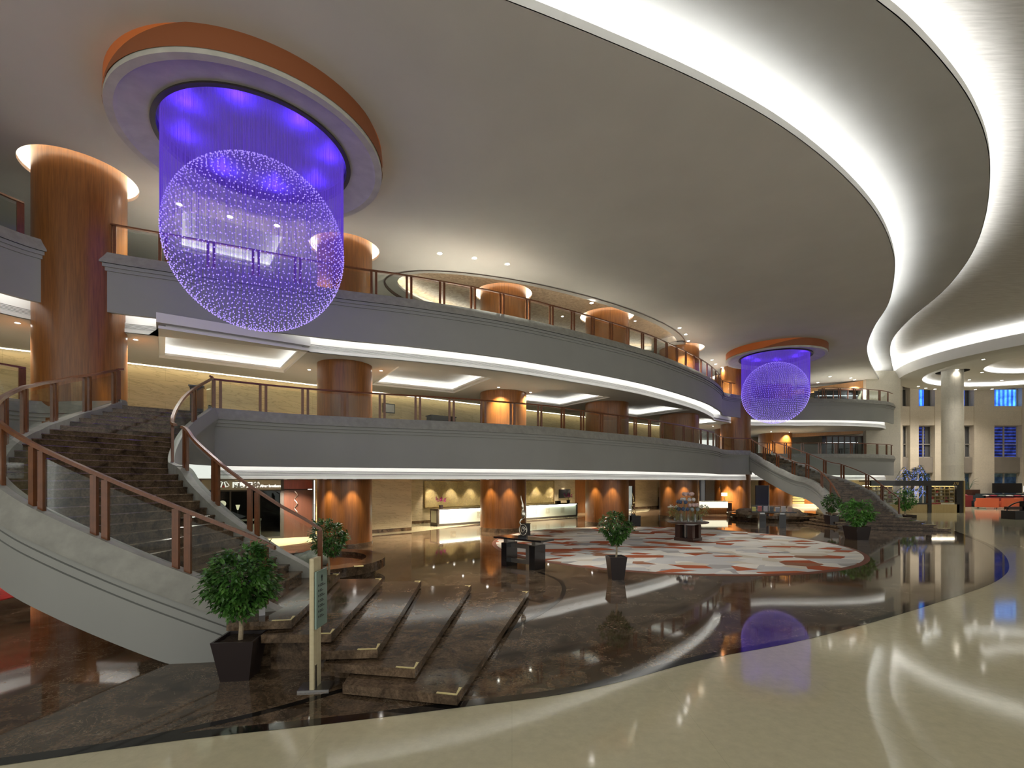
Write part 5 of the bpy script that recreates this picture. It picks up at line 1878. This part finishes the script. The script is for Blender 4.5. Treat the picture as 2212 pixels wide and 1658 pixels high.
for s in range(5):
    for j in range(22):
        a = s * 1.25 + j * .13
        bul.sphere((33.7 + (.2 + .45 * abs(math.sin(s + j * .1))) * math.cos(a), 40.3 + .3 * math.sin(a), .9 + j * .085 + s * .05), .022, 6, 4)
tag(bul.build('fairy_lights', BUL, pm), 'blue fairy lights', kind='stuff')

# ================================================================== lounge at the far right
OR_F = M_plain('orange_fabric', (.52, .10, .04), .8)
BUR = M_plain('burgundy_fabric', (.17, .012, .018), .7)
NAV = M_plain('dark_teal_fabric', (.02, .035, .04), .7)
def armchair(label, loc, rz, mat, w=1.0):
    t = thing('armchair', label, 'armchair', loc, 'lounge armchairs', rz=rz)
    MB().box((0, 0, .32), (w * .7, .7, .24)).build('seat', mat, t, local=True, smooth=0)
    m = MB()
    m.prism([(-w / 2, .28), (w / 2, .28), (w / 2 - .06, .48), (-w / 2 + .06, .48)], .14, .95)
    m.build('backrest', mat, t, local=True, smooth=0)
    for s in (-1, 1):
        MB().prism([(s * w / 2, -.4), (s * (w / 2 - .15), -.4), (s * (w / 2 - .15), .3), (s * w / 2, .3)], .14, [.55, .55, .75, .75]).build('armrest', mat, t, local=True, smooth=0)
        for q in (-.32, .38):
            MB().cyl((s * w * .38, q, 0), .03, .14, 8).build('leg', BLACK, t, local=True)
    return t
armchair('orange armchair with its back turned, the left one by the lounge table', (42.6, 43.2, 0), 2.5, OR_F, 1.5)
armchair('orange armchair with its back turned, in the middle of the lounge', (44.2, 43.0, 0), 3.1, OR_F, 1.5)
armchair('orange armchair partly hidden behind the glowing lamp', (46.0, 44.2, 0), 3.6, OR_F, 1.3)
sofa = thing('sofa', 'long burgundy sofa beside the glass bookshop', 'sofa', (42.2, 46.5, 0), 'lounge sofas')
MB().box((42.2, 46.5, .42), (3.4, 1.0, .82)).build('seat', BUR, sofa, smooth=0)
MB().box((42.2, 46.0, .85), (3.4, .3, .5)).build('backrest', BUR, sofa, smooth=0)
for i in range(5):
    MB().sphere((40.9 + i * .65, 46.3, 1.12), .25, 10, 6, .35).build('cushion', M_plain('cushion_%d' % i, [(.5, .45, .4), (.2, .02, .03), (.45, .2, .08), (.4, .38, .36), (.25, .04, .05)][i], .8), sofa)
sofa2 = thing('sofa', 'burgundy sofa with patterned cushions under the black screen', 'sofa', (49.5, 48.3, 0), 'lounge sofas')
MB().box((49.5, 48.3, .45), (5.0, 1.0, .8)).build('seat', BUR, sofa2, smooth=0)
MB().box((49.5, 48.7, .95), (5.0, .3, .5)).build('backrest', NAV, sofa2, smooth=0)
for i in range(6):
    MB().sphere((47.4 + i * .8, 48.2, 1.0), .3, 10, 6, .35).build('cushion', M_plain('cushion_b%d' % i, [(.5, .45, .4), (.2, .02, .03), (.1, .12, .1), (.4, .38, .36), (.25, .04, .05), (.35, .3, .25)][i], .8), sofa2)
nb = thing('armchair', 'dark armchair between the burgundy sofa and the orange chairs', 'armchair', (44.85, 46.6, 0), 'lounge armchairs')
MB().box((44.85, 46.6, .4), (1.2, 1.0, .5)).build('seat', NAV, nb, smooth=0)
MB().lathe((44.85, 46.6, 0), [(.75, .0), (.75, 1.1), (.62, 1.1), (.62, .0)], 24, -.5, 3.6).build('backrest', NAV, nb)
ts = thing('lounge_screen', 'big black screen standing on the low cabinet in front of the right window', 'screen', (51, 49.6, 0))
MB().box((51, 49.6, .6), (3.4, .5, 1.0)).build('cabinet', WOOD_DK, ts, smooth=0)
MB().box((51.1, 49.7, 1.75), (3.0, .1, 1.0)).build('display', BLACK, ts, smooth=0)
pb = thing('plant_box', 'dark wooden planter with a small palm behind the burgundy sofa', 'planter', (46.2, 49.5, 0))
MB().box((46.2, 49.4, .8), (3.2, .5, 1.6)).build('box', WOOD_DK, pb, smooth=0)
m = MB()
for i in range(9):
    a = i * 2.1
    e = Vector((46.8 + .9 * math.cos(a), 49.2 + .25 * math.sin(a), 2.1 + .12 * i))
    q = cr([Vector((46.8, 49.3, 1.6)), (Vector((46.8, 49.3, 1.7)) + e) / 2 + Vector((0, 0, .3)), e], .1)
    m.tube(q, [.03 * (1 - .8 * j / len(q)) for j in range(len(q))], 4)
m.build('fronds', PF, pb)
table_lamp('glowing lamp among the orange armchairs of the lounge', (45.9, 42.6, .72), 2.0)
tl = thing('side_table', 'small dark table under the glowing lounge lamp', 'table', (45.9, 42.6, 0))
MB().cyl((45.9, 42.6, .68), .4, .04).build('table_top', WOOD_DK, tl)
MB().cyl((45.9, 42.6, 0), .06, .68).build('leg', BLACK, tl)
kt = thing('arched_cabinet', 'black cabinet with an arched back at the right edge of the lobby', 'cabinet', (33.0, 31.5, 0))
MB().box((33.2, 31.5, .27), (1.5, .9, .54)).build('base_cabinet', BLACK_MAT, kt, smooth=0)
ar = [Vector((32.5 + 1.3 * (1 - math.cos(a)), 31.6, .54 + .62 * math.sin(a))) for a in [math.pi / 2 * i / 12 for i in range(13)]]
MB().tube(ar, .04, 6).build('arch', BLACK, kt)
MB().box((33.6, 31.6, .85), (.06, .5, .62)).build('post', BLACK, kt, smooth=0)
MB().box((33.0, 31.7, .7), (.9, .3, .2)).build('trays', WOOD_DK, kt, smooth=0)

# ================================================================== upper levels
pz = thing('podium', 'dark grey podium standing at the head of the near staircase', 'podium', (-9.9, 15.2, Z_MZF))
MB().box((-9.95, 15.2, Z_MZF + .5), (.34, .3, 1.0), .5).build('body', BLACK_MAT, pz, smooth=0)
MB().box((-9.95, 15.2, Z_MZF + 1.02), (.42, .38, .04), .5).build('top', BLACK, pz, smooth=0)
wl = Vector((.786, .618))
def mwall(px):
    p = (px - CX) / F
    return (-14.2 - 18.3 * p) / (p * .618 - .786)
def mbox(m, t0, t1, v0, v1, z0, z1):
    a = Vector((-14.2, 18.3)) + wl * (t0 + t1) / 2 + Vector((wl.y, -wl.x)) * (v0 + v1) / 2
    return m.box((a.x, a.y, (z0 + z1) / 2), (abs(t1 - t0), abs(v1 - v0), z1 - z0), math.atan2(wl.y, wl.x))
ta, tb_ = mwall(826), mwall(852)
s3 = thing('wall_screen', 'silver-lit flat screen on the mezzanine wall behind the long railing', 'screen', tuple(Vector((-14.2, 18.3)) + wl * ta) + (6,), 'wall screens')
mbox(MB(), ta, tb_, 0, .06, 5.95, 6.42).build('bezel', BLACK, s3, smooth=0)
mbox(MB(), ta + .04, tb_ - .04, .06, .065, 5.99, 6.38).build('display', M_plain('grey_display', (.35, .34, .31), .2, .6), s3, smooth=0)
for lab, p0, p1, d, h, mt in (('low dark counter on the mezzanine seen through the middle of the railing', 890, 940, 1.6, 1.25, BLACK_MAT), ('brown wooden cabinet on the mezzanine left of the second column', 1018, 1040, 2.2, 1.15, WOOD_DK),
                              ('dark sofa back on the mezzanine beside the second column', 1042, 1072, 2.6, .9, NAV), ('dark counter on the mezzanine between the second and third columns', 1165, 1250, 1.5, 1.0, BLACK_MAT)):
    a, bq = mwall(p0), mwall(p1)
    t = thing('mezzanine_counter', lab, 'furniture', tuple(Vector((-14.2, 18.3)) + wl * a) + (Z_MZF,))
    mbox(MB(), a, bq, d, d + .5, Z_MZF, Z_MZF + h).build('body', mt, t, smooth=0)
    mbox(MB(), a - .04, bq + .04, d - .04, d + .54, Z_MZF + h, Z_MZF + h + .05).build('top', STONE_TOP, t, smooth=0)
for lab, zf, hgt, xa, xb, yy in (('glass shop front with lit shelves on the far mezzanine', Z_MZF, 2.0, 27.7, 30.85, 42.4), ('dark glass front on the far upper balcony', Z_UPF, 1.8, 27.0, 30.85, 42.4)):
    t = thing('far_shop_front', lab, 'shop front', (xa, yy, zf))
    MB().box(((xa + xb) / 2, yy + .6, zf + hgt / 2), (xb - xa, .05, hgt)).build('back_panel', M_plaster('far_shop_%d' % int(zf), (.05, .05, .06), .6, .4, 2), t, smooth=0)
    m = MB()
    n = 6
    for i in range(n + 1):
        m.box((xa + (xb - xa) * i / n, yy, zf + hgt / 2), (.07, .08, hgt))
    m.box(((xa + xb) / 2, yy, zf + hgt - .04), (xb - xa, .08, .1))
    m.build('mullions', WOOD_DK, t, smooth=0)
    MB().box(((xa + xb) / 2, yy, zf + hgt / 2), (xb - xa, .012, hgt)).build('glass_pane', GLASS_DK, t, smooth=0)
    MB().box(((xa + xb) / 2, yy + .35, zf + hgt * .72), (xb - xa - .3, .05, .05)).build('light_strip', M_emit('shop_strip_%d' % int(zf), (.95, .95, 1), 3), t, smooth=0)
